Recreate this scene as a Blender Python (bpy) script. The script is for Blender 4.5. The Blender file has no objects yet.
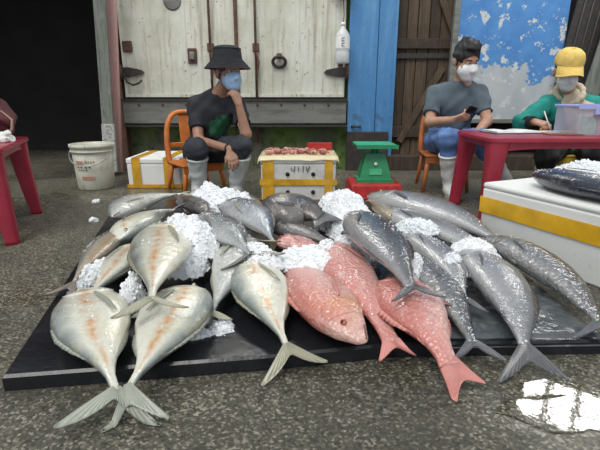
import bpy, bmesh, math, random
import numpy as np
from mathutils import Vector, Matrix, Euler, noise as mnoise

# ------------------------------------------------------------------ camera
PITCH = math.radians(16.1); FOC = 450.0; CAMH = 0.8
SC = bpy.context.scene
COL = SC.collection
cam_d = bpy.data.cameras.new('camera'); cam_d.sensor_width = 36.0; cam_d.lens = FOC / 600.0 * 36.0
cam_d.clip_start = 0.02
cam = bpy.data.objects.new('camera', cam_d); COL.objects.link(cam)
cam.location = (0, 0, CAMH); cam.rotation_euler = (math.radians(90) - PITCH, 0, 0)
SC.camera = cam

# ------------------------------------------------------------------ world, sun, exposure
SC.view_settings.view_transform = 'Standard'
SC.view_settings.look = 'None'
SC.view_settings.gamma = 1.0
SC.view_settings.use_curve_mapping = False
SC.view_settings.exposure = 0.38
w = bpy.data.worlds.new('overcast_sky'); SC.world = w; w.use_nodes = True
bg = w.node_tree.nodes['Background']
bg.inputs['Color'].default_value = (0.90, 0.945, 1.0, 1); bg.inputs['Strength'].default_value = 0.58
sun_d = bpy.data.lights.new('soft_daylight', 'SUN'); sun_d.energy = 1.5; sun_d.angle = math.radians(32)
sun_d.color = (1.0, 0.96, 0.90)
sun = bpy.data.objects.new('soft_daylight', sun_d); COL.objects.link(sun)
sun.rotation_euler = (math.radians(32), math.radians(-14), 0)

# ------------------------------------------------------------------ helpers
def _dir(px, py):
    cx = (px - 300) / FOC; cy = (225 - py) / FOC
    return Vector((cx, math.cos(PITCH) + cy * math.sin(PITCH), -math.sin(PITCH) + cy * math.cos(PITCH)))
def at(px, py, z=0.0):
    d = _dir(px, py); t = (z - CAMH) / d.z
    return Vector((d.x * t, d.y * t, z))
def atY(px, py, Y):
    d = _dir(px, py); t = Y / d.y
    return Vector((d.x * t, Y, CAMH + d.z * t))

WORLD = {}
def tag(o, label=None, cat=None, group=None, kind=None):
    if label: o['label'] = label
    if cat: o['category'] = cat
    if group: o['group'] = group
    if kind: o['kind'] = kind
    return o
def thing(name, label, cat, loc, group=None):
    o = bpy.data.objects.new(name, None); COL.objects.link(o)
    o.empty_display_size = 0.05
    o.location = loc; WORLD[o] = Vector(loc)
    return tag(o, label, cat, group)
def mesh_obj(name, verts, faces, mat, parent=None, smooth=True, uv=None, origin=None):
    """verts in world coordinates; the origin goes to the centroid"""
    V = np.asarray(verts, dtype=np.float64)
    c = Vector(V.mean(axis=0)) if origin is None else Vector(origin)
    V = V - np.array(c)
    me = bpy.data.meshes.new(name)
    me.from_pydata(V.tolist(), [], faces.tolist() if isinstance(faces, np.ndarray) else faces)
    if uv is not None:
        lay = me.uv_layers.new(name='UVMap')
        li = np.empty(len(me.loops), dtype=np.int32); me.loops.foreach_get('vertex_index', li)
        lay.data.foreach_set('uv', np.asarray(uv, dtype=np.float32)[li].ravel())
    if smooth: me.polygons.foreach_set('use_smooth', [True] * len(me.polygons))
    me.update()
    if mat: me.materials.append(mat)
    o = bpy.data.objects.new(name, me); COL.objects.link(o)
    WORLD[o] = c
    if parent is not None:
        o.parent = parent; o.location = c - WORLD[parent]
    else: o.location = c
    return o
class MB:
    """collects shapes in world coordinates"""
    def __init__(s): s.v = []; s.f = []
    def add(s, v, f):
        n = len(s.v); s.v += [tuple(x) for x in v]; s.f += [tuple(i + n for i in q) for q in f]; return s
    def build(s, name, mat, parent=None, smooth=False, **k):
        return mesh_obj(name, s.v, s.f, mat, parent, smooth, **k)
def box_vf(size, loc=(0, 0, 0), rot=None, bevel=0.0, seg=2, taper=None):
    bm = bmesh.new(); bmesh.ops.create_cube(bm, size=1.0)
    for v in bm.verts:
        sx, sy = (taper if (taper and v.co.z < 0) else (1, 1))
        v.co = Vector((v.co.x * size[0] * sx, v.co.y * size[1] * sy, v.co.z * size[2]))
    if bevel > 0: bmesh.ops.bevel(bm, geom=bm.edges[:], offset=bevel, segments=seg, affect='EDGES', profile=0.5)
    M = Matrix.Translation(loc) @ (rot.to_4x4() if rot is not None else Matrix())
    bm.transform(M); bm.verts.index_update()
    v = [x.co.copy() for x in bm.verts]; f = [[q.index for q in p.verts] for p in bm.faces]; bm.free()
    return v, f
def box(name, size, loc, mat, parent=None, rot=None, bevel=0.0, seg=2, smooth=False, taper=None):
    v, f = box_vf(size, loc, rot, bevel, seg, taper)
    return mesh_obj(name, v, f, mat, parent, smooth)
def tube_vf(path, rad, n=8, caps=True, flat=1.0):
    path = [Vector(p) for p in path]
    if not hasattr(rad, '__len__'): rad = [rad] * len(path)
    v = []; f = []; ref = None
    for i, p in enumerate(path):
        t = (path[min(i + 1, len(path) - 1)] - path[max(i - 1, 0)]).normalized()
        if ref is None: ref = Vector((0, 0, 1)) if abs(t.z) < .9 else Vector((1, 0, 0))
        a = t.cross(ref).normalized(); b = a.cross(t).normalized(); ref = b
        for j in range(n):
            q = 2 * math.pi * j / n
            v.append(p + a * math.cos(q) * rad[i] + b * math.sin(q) * rad[i] * flat)
    for i in range(len(path) - 1):
        for j in range(n):
            k = (j + 1) % n
            f.append((i * n + j, i * n + k, (i + 1) * n + k, (i + 1) * n + j))
    if caps: f.append(tuple(range(n))[::-1]); f.append(tuple((len(path) - 1) * n + j for j in range(n)))
    return v, f
def lathe_vf(prof, n=28, loc=(0, 0, 0), rot=None):
    v = []; f = []; loc = Vector(loc)
    for r, z in prof:
        for j in range(n):
            a = 2 * math.pi * j / n; p = Vector((r * math.cos(a), r * math.sin(a), z))
            v.append(loc + (rot @ p if rot is not None else p))
    for i in range(len(prof) - 1):
        for j in range(n):
            k = (j + 1) % n; f.append((i * n + j, i * n + k, (i + 1) * n + k, (i + 1) * n + j))
    return v, f
def catmull(pts, n):
    pts = [Vector(p) for p in pts]
    if len(pts) == 2: pts = [pts[0], (pts[0] + pts[1]) / 2, pts[1]]
    P = [2 * pts[0] - pts[1]] + pts + [2 * pts[-1] - pts[-2]]
    out = []
    for i in range(1, len(P) - 2):
        for k in range(24):
            t = k / 24.0
            a, b, c, d = P[i - 1], P[i], P[i + 1], P[i + 2]
            out.append(.5 * ((2 * b) + (c - a) * t + (2 * a - 5 * b + 4 * c - d) * t * t + (-a + 3 * b - 3 * c + d) * t ** 3))
    out.append(pts[-1])
    L = [0]
    for i in range(1, len(out)): L.append(L[-1] + (out[i] - out[i - 1]).length)
    res = []
    for k in range(n):
        s = L[-1] * k / (n - 1); i = 0
        while i < len(L) - 2 and L[i + 1] < s: i += 1
        u = (s - L[i]) / max(1e-9, L[i + 1] - L[i]); res.append(out[i].lerp(out[i + 1], u))
    return res, L[-1]
def frame(z, y=None):
    """rotation matrix whose columns are x,y,z with the given z axis"""
    z = Vector(z).normalized(); y = Vector(y) if y is not None else Vector((0, 1, 0))
    x = y.cross(z)
    if x.length < 1e-4: x = Vector((1, 0, 0)).cross(z)
    x.normalize(); y = z.cross(x)
    return Matrix((x, y, z)).transposed()

# ---- signed distance shapes and their surface (for people)
class SDF:
    def __init__(s, lo, hi, h):
        s.lo = np.array(lo, dtype=np.float32); s.h = h
        s.n = np.ceil((np.array(hi) - np.array(lo)) / h).astype(int) + 1
        s.d = np.full(s.n, 0.2, dtype=np.float32)
    def _sub(s, lo, hi, m):
        a = np.clip(np.floor((np.array(lo) - m - s.lo) / s.h).astype(int), 0, s.n)
        b = np.clip(np.ceil((np.array(hi) + m - s.lo) / s.h).astype(int) + 1, 0, s.n)
        sl = tuple(slice(a[i], b[i]) for i in range(3))
        g = [(s.lo[i] + s.h * np.arange(a[i], b[i])).astype(np.float32) for i in range(3)]
        return sl, np.meshgrid(*g, indexing='ij')
    def _mix(s, sl, e, k, op='add'):
        d = s.d[sl]
        if op == 'add':
            if k > 0:
                q = np.maximum(k - np.abs(d - e), 0) / k; s.d[sl] = np.minimum(d, e) - q * q * k * .25
            else: s.d[sl] = np.minimum(d, e)
        else:
            s.d[sl] = np.maximum(d, -e)
    def cone(s, a, b, ra, rb, k=.03, op='add', cut=False):
        a = np.array(a, dtype=np.float32); b = np.array(b, dtype=np.float32); r = max(ra, rb)
        sl, (X, Y, Z) = s._sub(np.minimum(a, b) - r, np.maximum(a, b) + r, .05)
        if X.size == 0: return s
        ab = b - a; L2 = float(ab @ ab) + 1e-9
        t = ((X - a[0]) * ab[0] + (Y - a[1]) * ab[1] + (Z - a[2]) * ab[2]) / L2
        tc = np.clip(t, 0, 1)
        e = np.sqrt((X - a[0] - tc * ab[0]) ** 2 + (Y - a[1] - tc * ab[1]) ** 2 + (Z - a[2] - tc * ab[2]) ** 2) - (ra + (rb - ra) * tc)
        if cut: e = np.maximum(e, (t - 1) * math.sqrt(L2))
        s._mix(sl, e, k, op); return s
    def ell(s, c, rad, R=None, k=.03, op='add'):
        c = np.array(c, dtype=np.float32); m = max(rad)
        sl, (X, Y, Z) = s._sub(c - m, c + m, .05)
        if X.size == 0: return s
        X = X - c[0]; Y = Y - c[1]; Z = Z - c[2]
        if R is not None:
            R = np.array(R, dtype=np.float32)
            X, Y, Z = (X * R[0, 0] + Y * R[1, 0] + Z * R[2, 0], X * R[0, 1] + Y * R[1, 1] + Z * R[2, 1], X * R[0, 2] + Y * R[1, 2] + Z * R[2, 2])
        q = np.sqrt((X / rad[0]) ** 2 + (Y / rad[1]) ** 2 + (Z / rad[2]) ** 2)
        g = np.sqrt((X / rad[0] ** 2) ** 2 + (Y / rad[1] ** 2) ** 2 + (Z / rad[2] ** 2) ** 2) + 1e-6
        e = q * (q - 1) / g
        s._mix(sl, e, k, op); return s
    def plane(s, p, n):
        """removes what lies on the side n points to"""
        n = Vector(n).normalized()
        g = [(s.lo[i] + s.h * np.arange(s.n[i])).astype(np.float32) for i in range(3)]
        X, Y, Z = np.meshgrid(*g, indexing='ij', sparse=True)
        s.d = np.maximum(s.d, (X - p[0]) * n[0] + (Y - p[1]) * n[1] + (Z - p[2]) * n[2]); return s
    def folds(s, amp, freq, seed=0):
        g = [(s.lo[i] + s.h * np.arange(s.n[i])).astype(np.float32) for i in range(3)]
        X, Y, Z = np.meshgrid(*g, indexing='ij', sparse=True); r = random.Random(seed)
        for _ in range(4):
            a, b, c = (r.uniform(-1, 1) * freq for _ in range(3))
            s.d = s.d + amp * .5 * np.sin(a * X + b * Y + c * Z + r.uniform(0, 6) + 1.7 * np.sin(freq * .6 * (X * r.uniform(-1, 1) + Z * r.uniform(-1, 1))))
        return s
    def surf(s):
        d = s.d; S = d < 0
        nx, ny, nz = d.shape
        c = np.zeros((nx - 1, ny - 1, nz - 1), dtype=np.int8)
        offs = [(i, j, k) for i in (0, 1) for j in (0, 1) for k in (0, 1)]
        for i, j, k in offs: c += S[i:nx - 1 + i, j:ny - 1 + j, k:nz - 1 + k]
        act = np.argwhere((c > 0) & (c < 8))
        idx = np.full(c.shape, -1, dtype=np.int64); idx[act[:, 0], act[:, 1], act[:, 2]] = np.arange(len(act))
        pos = np.zeros((len(act), 3)); cnt = np.zeros(len(act))
        for i, j, k in offs:
            for ax in range(3):
                o = (i, j, k)
                if o[ax]: continue
                q = list(o); q[ax] = 1
                da = d[act[:, 0] + o[0], act[:, 1] + o[1], act[:, 2] + o[2]]; db = d[act[:, 0] + q[0], act[:, 1] + q[1], act[:, 2] + q[2]]
                m = (da < 0) != (db < 0); t = np.where(m, da / np.where(m, da - db, 1), 0)
                p = np.tile(np.array(o, dtype=float), (len(act), 1)); p[:, ax] += t
                pos[m] += p[m]; cnt[m] += 1
        V = (act + pos / cnt[:, None]) * s.h + s.lo
        F = []
        for ax in range(3):
            u, w_ = [(1, 2), (2, 0), (0, 1)][ax]
            a = [slice(1, -1)] * 3; a[ax] = slice(0, -1); b = [slice(1, -1)] * 3; b[ax] = slice(1, None)
            A = S[tuple(a)]; B = S[tuple(b)]
            e = np.argwhere(A != B); off = np.array([1, 1, 1]); off[ax] = 0; e = e + off
            ins = S[e[:, 0], e[:, 1], e[:, 2]]
            def cell(du, dw):
                q = e.copy(); q[:, u] += du; q[:, w_] += dw; return idx[q[:, 0], q[:, 1], q[:, 2]]
            Q = np.stack([cell(-1, -1), cell(0, -1), cell(0, 0), cell(-1, 0)], axis=1)
            Q[~ins] = Q[~ins][:, ::-1]; F.append(Q)
        F = np.concatenate(F); F = F[(F >= 0).all(axis=1)]
        return V, F

# ------------------------------------------------------------------ materials
class NT:
    def __init__(s, name):
        s.m = bpy.data.materials.new(name); s.m.use_nodes = True; s.t = s.m.node_tree
        s.b = s.t.nodes['Principled BSDF']
    def n(s, typ, **k):
        x = s.t.nodes.new('ShaderNode' + typ)
        for a, v in k.items():
            if a.startswith('i_'): x.inputs[a[2:].replace('_', ' ')].default_value = v
            else: setattr(x, a, v)
        return x
    def l(s, a, b): s.t.links.new(a, b)
    def coord(s, scale=(1, 1, 1), kind='Object'):
        tc = s.n('TexCoord'); mp = s.n('Mapping'); mp.inputs['Scale'].default_value = scale
        s.l(tc.outputs[kind], mp.inputs['Vector']); return mp.outputs['Vector']
    def noise(s, vec, scale, detail=4, rough=.55, lo=.4, hi=.6):
        x = s.n('TexNoise'); x.inputs['Scale'].default_value = scale; x.inputs['Detail'].default_value = detail
        x.inputs['Roughness'].default_value = rough; s.l(vec, x.inputs['Vector'])
        r = s.n('MapRange'); r.inputs['From Min'].default_value = lo; r.inputs['From Max'].default_value = hi
        s.l(x.outputs['Fac'], r.inputs['Value']); return r.outputs['Result']
    def mix(s, fac, a, b, mode='MIX'):
        x = s.n('MixRGB', blend_type=mode)
        for sock, v in ((x.inputs['Fac'], fac), (x.inputs['Color1'], a), (x.inputs['Color2'], b)):
            if isinstance(v, (int, float)): sock.default_value = v
            elif isinstance(v, (tuple, list)): sock.default_value = (*v[:3], 1)
            else: s.l(v, sock)
        return x.outputs['Color']
    def math(s, op, a, b=0.0):
        x = s.n('Math', operation=op)
        for i, v in enumerate((a, b)):
            if isinstance(v, (int, float)): x.inputs[i].default_value = v
            else: s.l(v, x.inputs[i])
        return x.outputs[0]
    def ramp(s, fac, stops):
        x = s.n('ValToRGB'); e = x.color_ramp.elements
        while len(e) < len(stops): e.new(.5)
        for q, (p, c) in zip(e, stops): q.position = p; q.color = (*c[:3], 1)
        s.l(fac, x.inputs['Fac']); return x.outputs['Color']
    def bump(s, h, strength=.3, dist=.01, prev=None):
        x = s.n('Bump'); x.inputs['Strength'].default_value = strength; x.inputs['Distance'].default_value = dist
        s.l(h, x.inputs['Height'])
        if prev is not None: s.l(prev, x.inputs['Normal'])
        return x.outputs['Normal']
    def out(s, col=None, rough=.5, nrm=None, metal=0.0, **k):
        b = s.b
        for sock, v in (('Base Color', col), ('Roughness', rough), ('Metallic', metal), ('Normal', nrm)):
            if v is None: continue
            if isinstance(v, (int, float)): b.inputs[sock].default_value = v
            elif isinstance(v, (tuple, list)): b.inputs[sock].default_value = (*v[:3], 1)
            else: s.l(v, b.inputs[sock])
        for a, v in k.items(): b.inputs[a.replace('_', ' ')].default_value = v
        return s.m
def plain(name, c, rough=.5, var=.12, scale=14, metal=0.0, bump=0.0, **k):
    """one colour with a little unevenness"""
    t = NT(name); v = t.coord()
    f = t.noise(v, scale, lo=.3, hi=.7)
    col = t.mix(f, tuple(x * (1 - var) for x in c), tuple(min(1, x * (1 + var)) for x in c))
    nr = t.bump(t.noise(v, scale * 6, lo=.2, hi=.8), bump, .004) if bump else None
    return t.out(col, rough, nr, metal, **k)
def dirty(name, c, layers, rough=.5, metal=0.0, bump=.15, bscale=30, **k):
    """layers: (scale vector, noise scale, lo, hi, colour, strength)"""
    t = NT(name); v0 = t.coord(); col = c
    for sc, ns, lo, hi, cc, st in layers:
        f = t.noise(t.coord(sc), ns, 6, .62, lo, hi); x = t.n('Clamp'); t.l(f, x.inputs['Value'])
        col = t.mix(t.math('MULTIPLY', x.outputs[0], st), col, cc)
    return t.out(col, rough, t.bump(t.noise(v0, bscale, lo=.2, hi=.8), bump, .006), metal, **k)

M = {}
def fish_mat(name, stops, rough=.3, head=None, stripe=None, blot=None, scale_sz=95, spec=.5, scales=.35, bands=None, metal=.12, collar=None, speck=.35):
    t = NT(name); tc = t.n('TexCoord'); sep = t.n('SeparateXYZ'); t.l(tc.outputs['UV'], sep.inputs[0])
    u, v = sep.outputs['X'], sep.outputs['Y']
    ob = tc.outputs['Object']
    nz = t.noise(ob, 9, 5, .6, .3, .7)
    vv = t.math('ADD', v, t.math('MULTIPLY', t.math('SUBTRACT', nz, .5), .14))
    col = t.ramp(vv, stops)
    if bands:
        wv = t.math('SINE', t.math('MULTIPLY', t.math('ADD', u, t.math('MULTIPLY', nz, .03)), bands[0]))
        col = t.mix(t.math('MULTIPLY', t.math('GREATER_THAN', wv, .2), bands[2]), col, bands[1])
    if stripe:
        c, v0, wd, st = stripe
        a = t.math('ABSOLUTE', t.math('SUBTRACT', vv, v0))
        m = t.math('SUBTRACT', 1.0, t.math('MINIMUM', t.math('DIVIDE', a, wd), 1.0))
        p = t.noise(ob, 22, 5, .6, .38, .6); p2 = t.n('Clamp'); t.l(p, p2.inputs['Value'])
        end = t.math('MULTIPLY', t.math('GREATER_THAN', u, .12), t.math('LESS_THAN', u, .93))
        col = t.mix(t.math('MULTIPLY', t.math('MULTIPLY', m, p2.outputs[0]), t.math('MULTIPLY', end, st)), col, c)
    if head:
        c, u0, st = head
        m = t.n('MapRange', interpolation_type='SMOOTHSTEP'); m.inputs['From Min'].default_value = u0 + .1; m.inputs['From Max'].default_value = u0 - .06
        t.l(t.math('ADD', u, t.math('MULTIPLY', t.math('SUBTRACT', nz, .5), .1)), m.inputs['Value'])
        col = t.mix(t.math('MULTIPLY', m.outputs['Result'], st), col, c)
    if collar:
        c, u0, wd, st = collar
        a = t.math('SUBTRACT', 1.0, t.math('MINIMUM', t.math('DIVIDE', t.math('ABSOLUTE', t.math('SUBTRACT', t.math('ADD', u, t.math('MULTIPLY', t.math('SUBTRACT', nz, .5), .08)), u0)), wd), 1.0))
        col = t.mix(t.math('MULTIPLY', t.math('MULTIPLY', a, t.math('MINIMUM', t.math('MULTIPLY', v, 1.3), 1.0)), st), col, c)
    if blot:
        c, lo, hi, st = blot
        p = t.noise(ob, 13, 6, .65, lo, hi); p2 = t.n('Clamp'); t.l(p, p2.inputs['Value'])
        col = t.mix(t.math('MULTIPLY', p2.outputs[0], st), col, c)
    vo = t.n('TexVoronoi'); vo.inputs['Scale'].default_value = scale_sz; t.l(ob, vo.inputs['Vector'])
    col = t.mix(t.math('MULTIPLY', vo.outputs['Distance'], .5 * scales), col, tuple(x * .45 for x in stops[0][1]))
    nr = t.bump(vo.outputs['Distance'], scales, .004)
    sp = t.noise(ob, 70, 5, .7, .30, .70)
    col = t.mix(t.math('MULTIPLY', sp, speck), col, tuple(x * .5 for x in stops[0][1])); col = t.mix(t.math('MULTIPLY', t.noise(ob, 28, 6, .7, .55, .75), .25), col, (.75, .76, .74))
    nr = t.bump(t.noise(ob, 26, 5, .6, .2, .8), .30, .010, nr)
    t.l(nr, t.b.inputs['Coat Normal'])
    return t.out(col, rough, nr, metal, Specular_IOR_Level=spec, Coat_Weight=.8, Coat_Roughness=.09)
# ---- surface materials
def floor_mat(wet=False):
    t = NT('flooded_concrete' if wet else 'wet_concrete'); v = t.coord()
    vo = t.n('TexVoronoi'); vo.inputs['Scale'].default_value = 150; t.l(v, vo.inputs['Vector']); sx = t.n('SeparateXYZ'); t.l(vo.outputs['Color'], sx.inputs[0])
    sp = t.noise(v, 70, 7, .78, .40, .66); big = t.noise(v, 1.7, 5, .6, .36, .66); mid = t.noise(v, 9, 6, .65, .42, .62)
    col = t.mix(sp, (.010, .010, .007), (.34, .32, .24))
    pebble = t.math('LESS_THAN', vo.outputs['Distance'], .27)
    cc = t.ramp(sx.outputs['X'], [(0, (.010, .010, .008)), (.55, (.085, .080, .058)), (.8, (.22, .205, .15)), (1, (.62, .59, .48))])
    col = t.mix(.62, col, cc)
    col = t.mix(t.math('MULTIPLY', mid, .30), col, (.045, .045, .031))
    col = t.mix(t.math('MULTIPLY', big, .5), col, (.034, .033, .024))
    pd = t.noise(v, 1.1, 4, .5, .46, .60); pc = t.n('Clamp'); t.l(pd, pc.inputs['Value'])
    rough = t.math('SUBTRACT', .50, t.math('MULTIPLY', pc.outputs[0], .34))
    h = t.math('ADD', t.math('MULTIPLY', sp, .6), t.math('MULTIPLY', pebble, .4))
    if wet: return t.out(col, .05, t.bump(t.noise(v, 16, 4, .55, .2, .8), .09, .004))
    b = t.n('Bump'); b.inputs['Distance'].default_value = .006; t.l(h, b.inputs['Height'])
    t.l(t.math('SUBTRACT', .55, t.math('MULTIPLY', pc.outputs[0], .42)), b.inputs['Strength'])
    return t.out(col, rough, b.outputs['Normal'])
M['floor'] = floor_mat()
M['puddle'] = floor_mat(True)
M['black'] = plain('unlit_room_black', (.012, .011, .012), .9, .3, 3)  # near-black colour carries the darkness of the unlit rooms
M['van'] = dirty('white_painted_steel', (.62, .63, .56), [
    ((1, 1, 1), 1.6, .45, .72, (.40, .40, .30), .8), ((9, 9, .45), 3.0, .50, .70, (.26, .22, .14), .7), ((1, 1, 1), 3.5, .55, .75, (.33, .36, .25), .6),
    ((1, 1, 1), 26, .64, .70, (.17, .09, .05), .8), ((2, 2, .8), 8, .62, .72, (.22, .13, .07), .7)], .5, bump=.12)
M['rust'] = dirty('rusty_iron', (.085, .045, .032), [((1, 1, 1), 14, .45, .65, (.16, .075, .04), .8), ((1, 1, 1), 40, .5, .7, (.03, .02, .018), .8)], .8, bump=.5)
M['darkiron'] = dirty('dark_iron', (.028, .026, .025), [((1, 1, 1), 18, .5, .7, (.08, .05, .035), .7)], .6)
M['bumper'] = dirty('grey_weathered_steel', (.20, .205, .19), [((.5, 1, 3), 6, .45, .7, (.09, .095, .085), .8), ((1, 1, 1), 30, .6, .7, (.12, .07, .04), .6)], .5, .1)
M['moss'] = dirty('mossy_wall', (.10, .105, .075), [((1, 1, .5), 3, .40, .62, (.12, .21, .035), .95), ((1, 1, 1), 12, .5, .68, (.022, .035, .012), .8), ((3, 3, .6), 4, .56, .7, (.20, .19, .15), .5)], .85, bump=.6)
M['pink'] = dirty('faded_pink_paint', (.50, .29, .27), [((3, 3, .5), 3, .45, .7, (.38, .23, .21), .7), ((1, 1, 1), 16, .55, .7, (.50, .38, .33), .7)], .7)
M['greywood'] = dirty('weathered_grey_wood', (.17, .19, .165), [((12, 12, .6), 4, .45, .65, (.07, .085, .07), .8), ((1, 1, 1), 9, .55, .7, (.26, .27, .24), .6)], .85, bump=.4)
M['speckle'] = dirty('speckled_grey_concrete', (.42, .43, .41), [((1, 1, 1), 45, .5, .62, (.12, .12, .11), .8), ((1, 1, 1), 18, .58, .68, (.68, .68, .65), .7)], .8)
M['blue'] = dirty('blue_painted_steel', (.060, .215, .46), [((5, 5, .5), 3, .46, .68, (.12, .30, .52), .8), ((1, 1, 1), 9, .58, .72, (.05, .10, .16), .7), ((1, 1, 1), 38, .62, .70, (.17, .12, .09), .8)], .5)
def wood(name, a, b):
    return dirty(name, a, [((14, 14, .7), 3.5, .42, .62, b, .9), ((1, 1, 1), 5, .5, .75, tuple(x * .45 for x in a), .8), ((30, 30, 1), 6, .55, .7, tuple(x * .3 for x in a), .8)], .85, bump=.4)
M['wood'] = wood('brown_old_planks', (.075, .050, .031), (.125, .090, .058))
M['wood2'] = wood('dark_old_planks', (.042, .030, .021), (.07, .05, .034))
def peel_mat():
    t = NT('peeling_blue_paint'); v = t.coord(); tc = t.n('TexCoord'); sp = t.n('SeparateXYZ'); t.l(tc.outputs['Object'], sp.inputs[0])
    grey = t.mix(t.noise(t.coord((1, 1, .4)), 4, 6, .6, .35, .65), (.36, .40, .43), (.47, .50, .52))
    bl = t.mix(t.noise(v, 5, 5, .6, .35, .65), (.055, .20, .50), (.085, .27, .58))
    h = t.math('ADD', t.math('MULTIPLY', sp.outputs['Z'], 1.35), t.math('MULTIPLY', sp.outputs['X'], .22))
    nz = t.noise(v, 3.2, 8, .66, .3, .7)
    e = t.math('ADD', t.math('ADD', h, .985), t.math('MULTIPLY', nz, .62))
    m = t.math('GREATER_THAN', e, .26)
    holes = t.math('GREATER_THAN', t.noise(v, 6.5, 7, .7, .0, 1.0), .57)
    m = t.math('MULTIPLY', m, t.math('SUBTRACT', 1.0, holes))
    chips = t.math('GREATER_THAN', t.noise(v, 24, 5, .6, 0, 1), .66)
    m = t.math('MULTIPLY', m, t.math('SUBTRACT', 1.0, chips))
    edge = t.mix(t.math('MULTIPLY', holes, .6), grey, (.62, .66, .66))
    return t.out(t.mix(m, edge, bl), .55, t.bump(m, .5, .004))
M['peel'] = peel_mat()
M['redplastic'] = plain('red_plastic', (.30, .018, .040), .35, .15, 8)
M['redcrate'] = plain('bright_red_plastic', (.42, .022, .020), .4, .2, 12)
M['orange'] = plain('orange_plastic', (.55, .16, .030), .42, .2, 10)
M['orange2'] = plain('dull_orange_plastic', (.42, .13, .035), .45, .25, 10)
M['foam'] = dirty('white_foam', (.76, .78, .76), [((1, 1, 1), 5, .5, .8, (.58, .60, .57), .6), ((1, 1, 1), 22, .62, .72, (.45, .42, .36), .4)], .6, bump=.12, bscale=120)
M['foamold'] = dirty('grimy_white_foam', (.60, .60, .57), [((1, 1, 1), 7, .48, .75, (.38, .38, .34), .8), ((1, 1, 1), 22, .6, .72, (.2, .19, .16), .6)], .65, bump=.15, bscale=120)
M['tape'] = plain('yellow_tape', (.70, .40, .020), .28, .18, 10)
M['tape2'] = plain('ochre_tape', (.56, .31, .025), .3, .25, 12)
M['hole'] = plain('dark_hole', (.012, .012, .012), .9)
M['bucket'] = dirty('grubby_white_plastic', (.55, .545, .46), [((1, 1, .6), 7, .46, .7, (.33, .33, .26), .8), ((2, 2, .5), 10, .58, .7, (.19, .19, .14), .7)], .5)
M['print'] = plain('faded_red_print', (.42, .22, .15), .6, .3, 40)
M['ink'] = plain('dark_ink', (.05, .05, .06), .6)
M['mat'] = dirty('black_tarpaulin', (.012, .013, .016), [((1, 1, 1), 5, .5, .75, (.030, .032, .037), .7)], .22, bump=.35, bscale=9)
M['greytarp'] = dirty('wet_grey_tarpaulin', (.10, .115, .125), [((1, 1, 1), 9, .46, .66, (.035, .042, .05), .8), ((1, 1, 1), 16, .58, .7, (.30, .32, .33), .6)], .18, bump=.9, bscale=16)
M['green'] = plain('green_enamel', (.02, .24, .10), .35, .2, 9)
M['greenlight'] = plain('pale_green_enamel', (.06, .40, .19), .3, .15, 9)
M['steel'] = plain('steel', (.5, .5, .5), .35, .15, 20, metal=.8)
M['paper'] = plain('paper', (.72, .73, .72), .8, .06, 9)
M['bookcover'] = plain('dark_book_cover', (.05, .055, .065), .5)
M['kraft'] = plain('brown_board', (.24, .12, .075), .6)
M['maroon'] = plain('maroon_cloth', (.085, .018, .022), .75, .3, 9, bump=.4)
M['beige'] = plain('beige_strap', (.38, .26, .19), .7)
def glassy(name, c, alpha, rough=.12):
    m = bpy.data.materials.new(name); m.use_nodes = True; nt = m.node_tree; b = nt.nodes['Principled BSDF']
    b.inputs['Base Color'].default_value = (*c, 1); b.inputs['Roughness'].default_value = rough; b.inputs['Alpha'].default_value = alpha
    n = nt.nodes.new('ShaderNodeTexNoise'); n.inputs['Scale'].default_value = 18
    bp = nt.nodes.new('ShaderNodeBump'); bp.inputs['Strength'].default_value = .08; nt.links.new(n.outputs['Fac'], bp.inputs['Height']); nt.links.new(bp.outputs['Normal'], b.inputs['Normal'])
    return m
M['clear'] = glassy('clear_plastic', (.62, .66, .80), .28)
M['lid'] = glassy('lilac_translucent_plastic', (.42, .46, .85), .85, .25)
M['bottle'] = glassy('cloudy_bottle_plastic', (.72, .76, .76), .62, .2)
M['sheet'] = glassy('milky_plastic_sheet', (.74, .66, .42), .85, .25)
M['ice'] = plain('crushed_ice', (.84, .87, .89), .35, .03, 30, Subsurface_Weight=.5, Subsurface_Radius=(.03, .03, .03))
M['icewet'] = plain('half_melted_ice', (.78, .83, .86), .15, .08, 30, Subsurface_Weight=.2, Subsurface_Radius=(.02, .02, .025))
M['lamp'] = NT('lit_lamp_glass').out((1, 1, 1), .4, Emission_Color=(1, .98, .94, 1), Emission_Strength=22)
M['lampcase'] = plain('lamp_housing', (.12, .12, .12), .5)
M['galv'] = dirty('old_galvanised_sheet', (.10, .105, .11), [((1, 1, 1), 3, .45, .7, (.05, .05, .05), .8)], .6)

# ------------------------------------------------------------------ the setting
def struct(o): o['kind'] = 'structure'; return o
WY = 5.0
f = bmesh.new()
struct(box('floor', (12, 12, .1), (0, 3.2, -.05), M['floor']))
# back wall, the mossy strip under the loading doors and the dark rooms
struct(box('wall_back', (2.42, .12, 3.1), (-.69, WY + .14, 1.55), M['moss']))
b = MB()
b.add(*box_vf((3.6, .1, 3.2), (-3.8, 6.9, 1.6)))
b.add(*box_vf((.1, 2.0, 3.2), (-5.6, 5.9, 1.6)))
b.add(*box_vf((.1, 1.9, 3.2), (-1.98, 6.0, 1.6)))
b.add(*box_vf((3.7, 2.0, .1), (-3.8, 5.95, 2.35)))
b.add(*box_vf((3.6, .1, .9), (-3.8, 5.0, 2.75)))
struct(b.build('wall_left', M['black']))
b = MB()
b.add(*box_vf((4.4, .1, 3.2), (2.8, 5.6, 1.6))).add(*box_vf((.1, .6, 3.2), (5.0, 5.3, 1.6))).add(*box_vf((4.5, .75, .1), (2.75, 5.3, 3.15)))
struct(b.build('wall_rear', M['black']))
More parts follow.
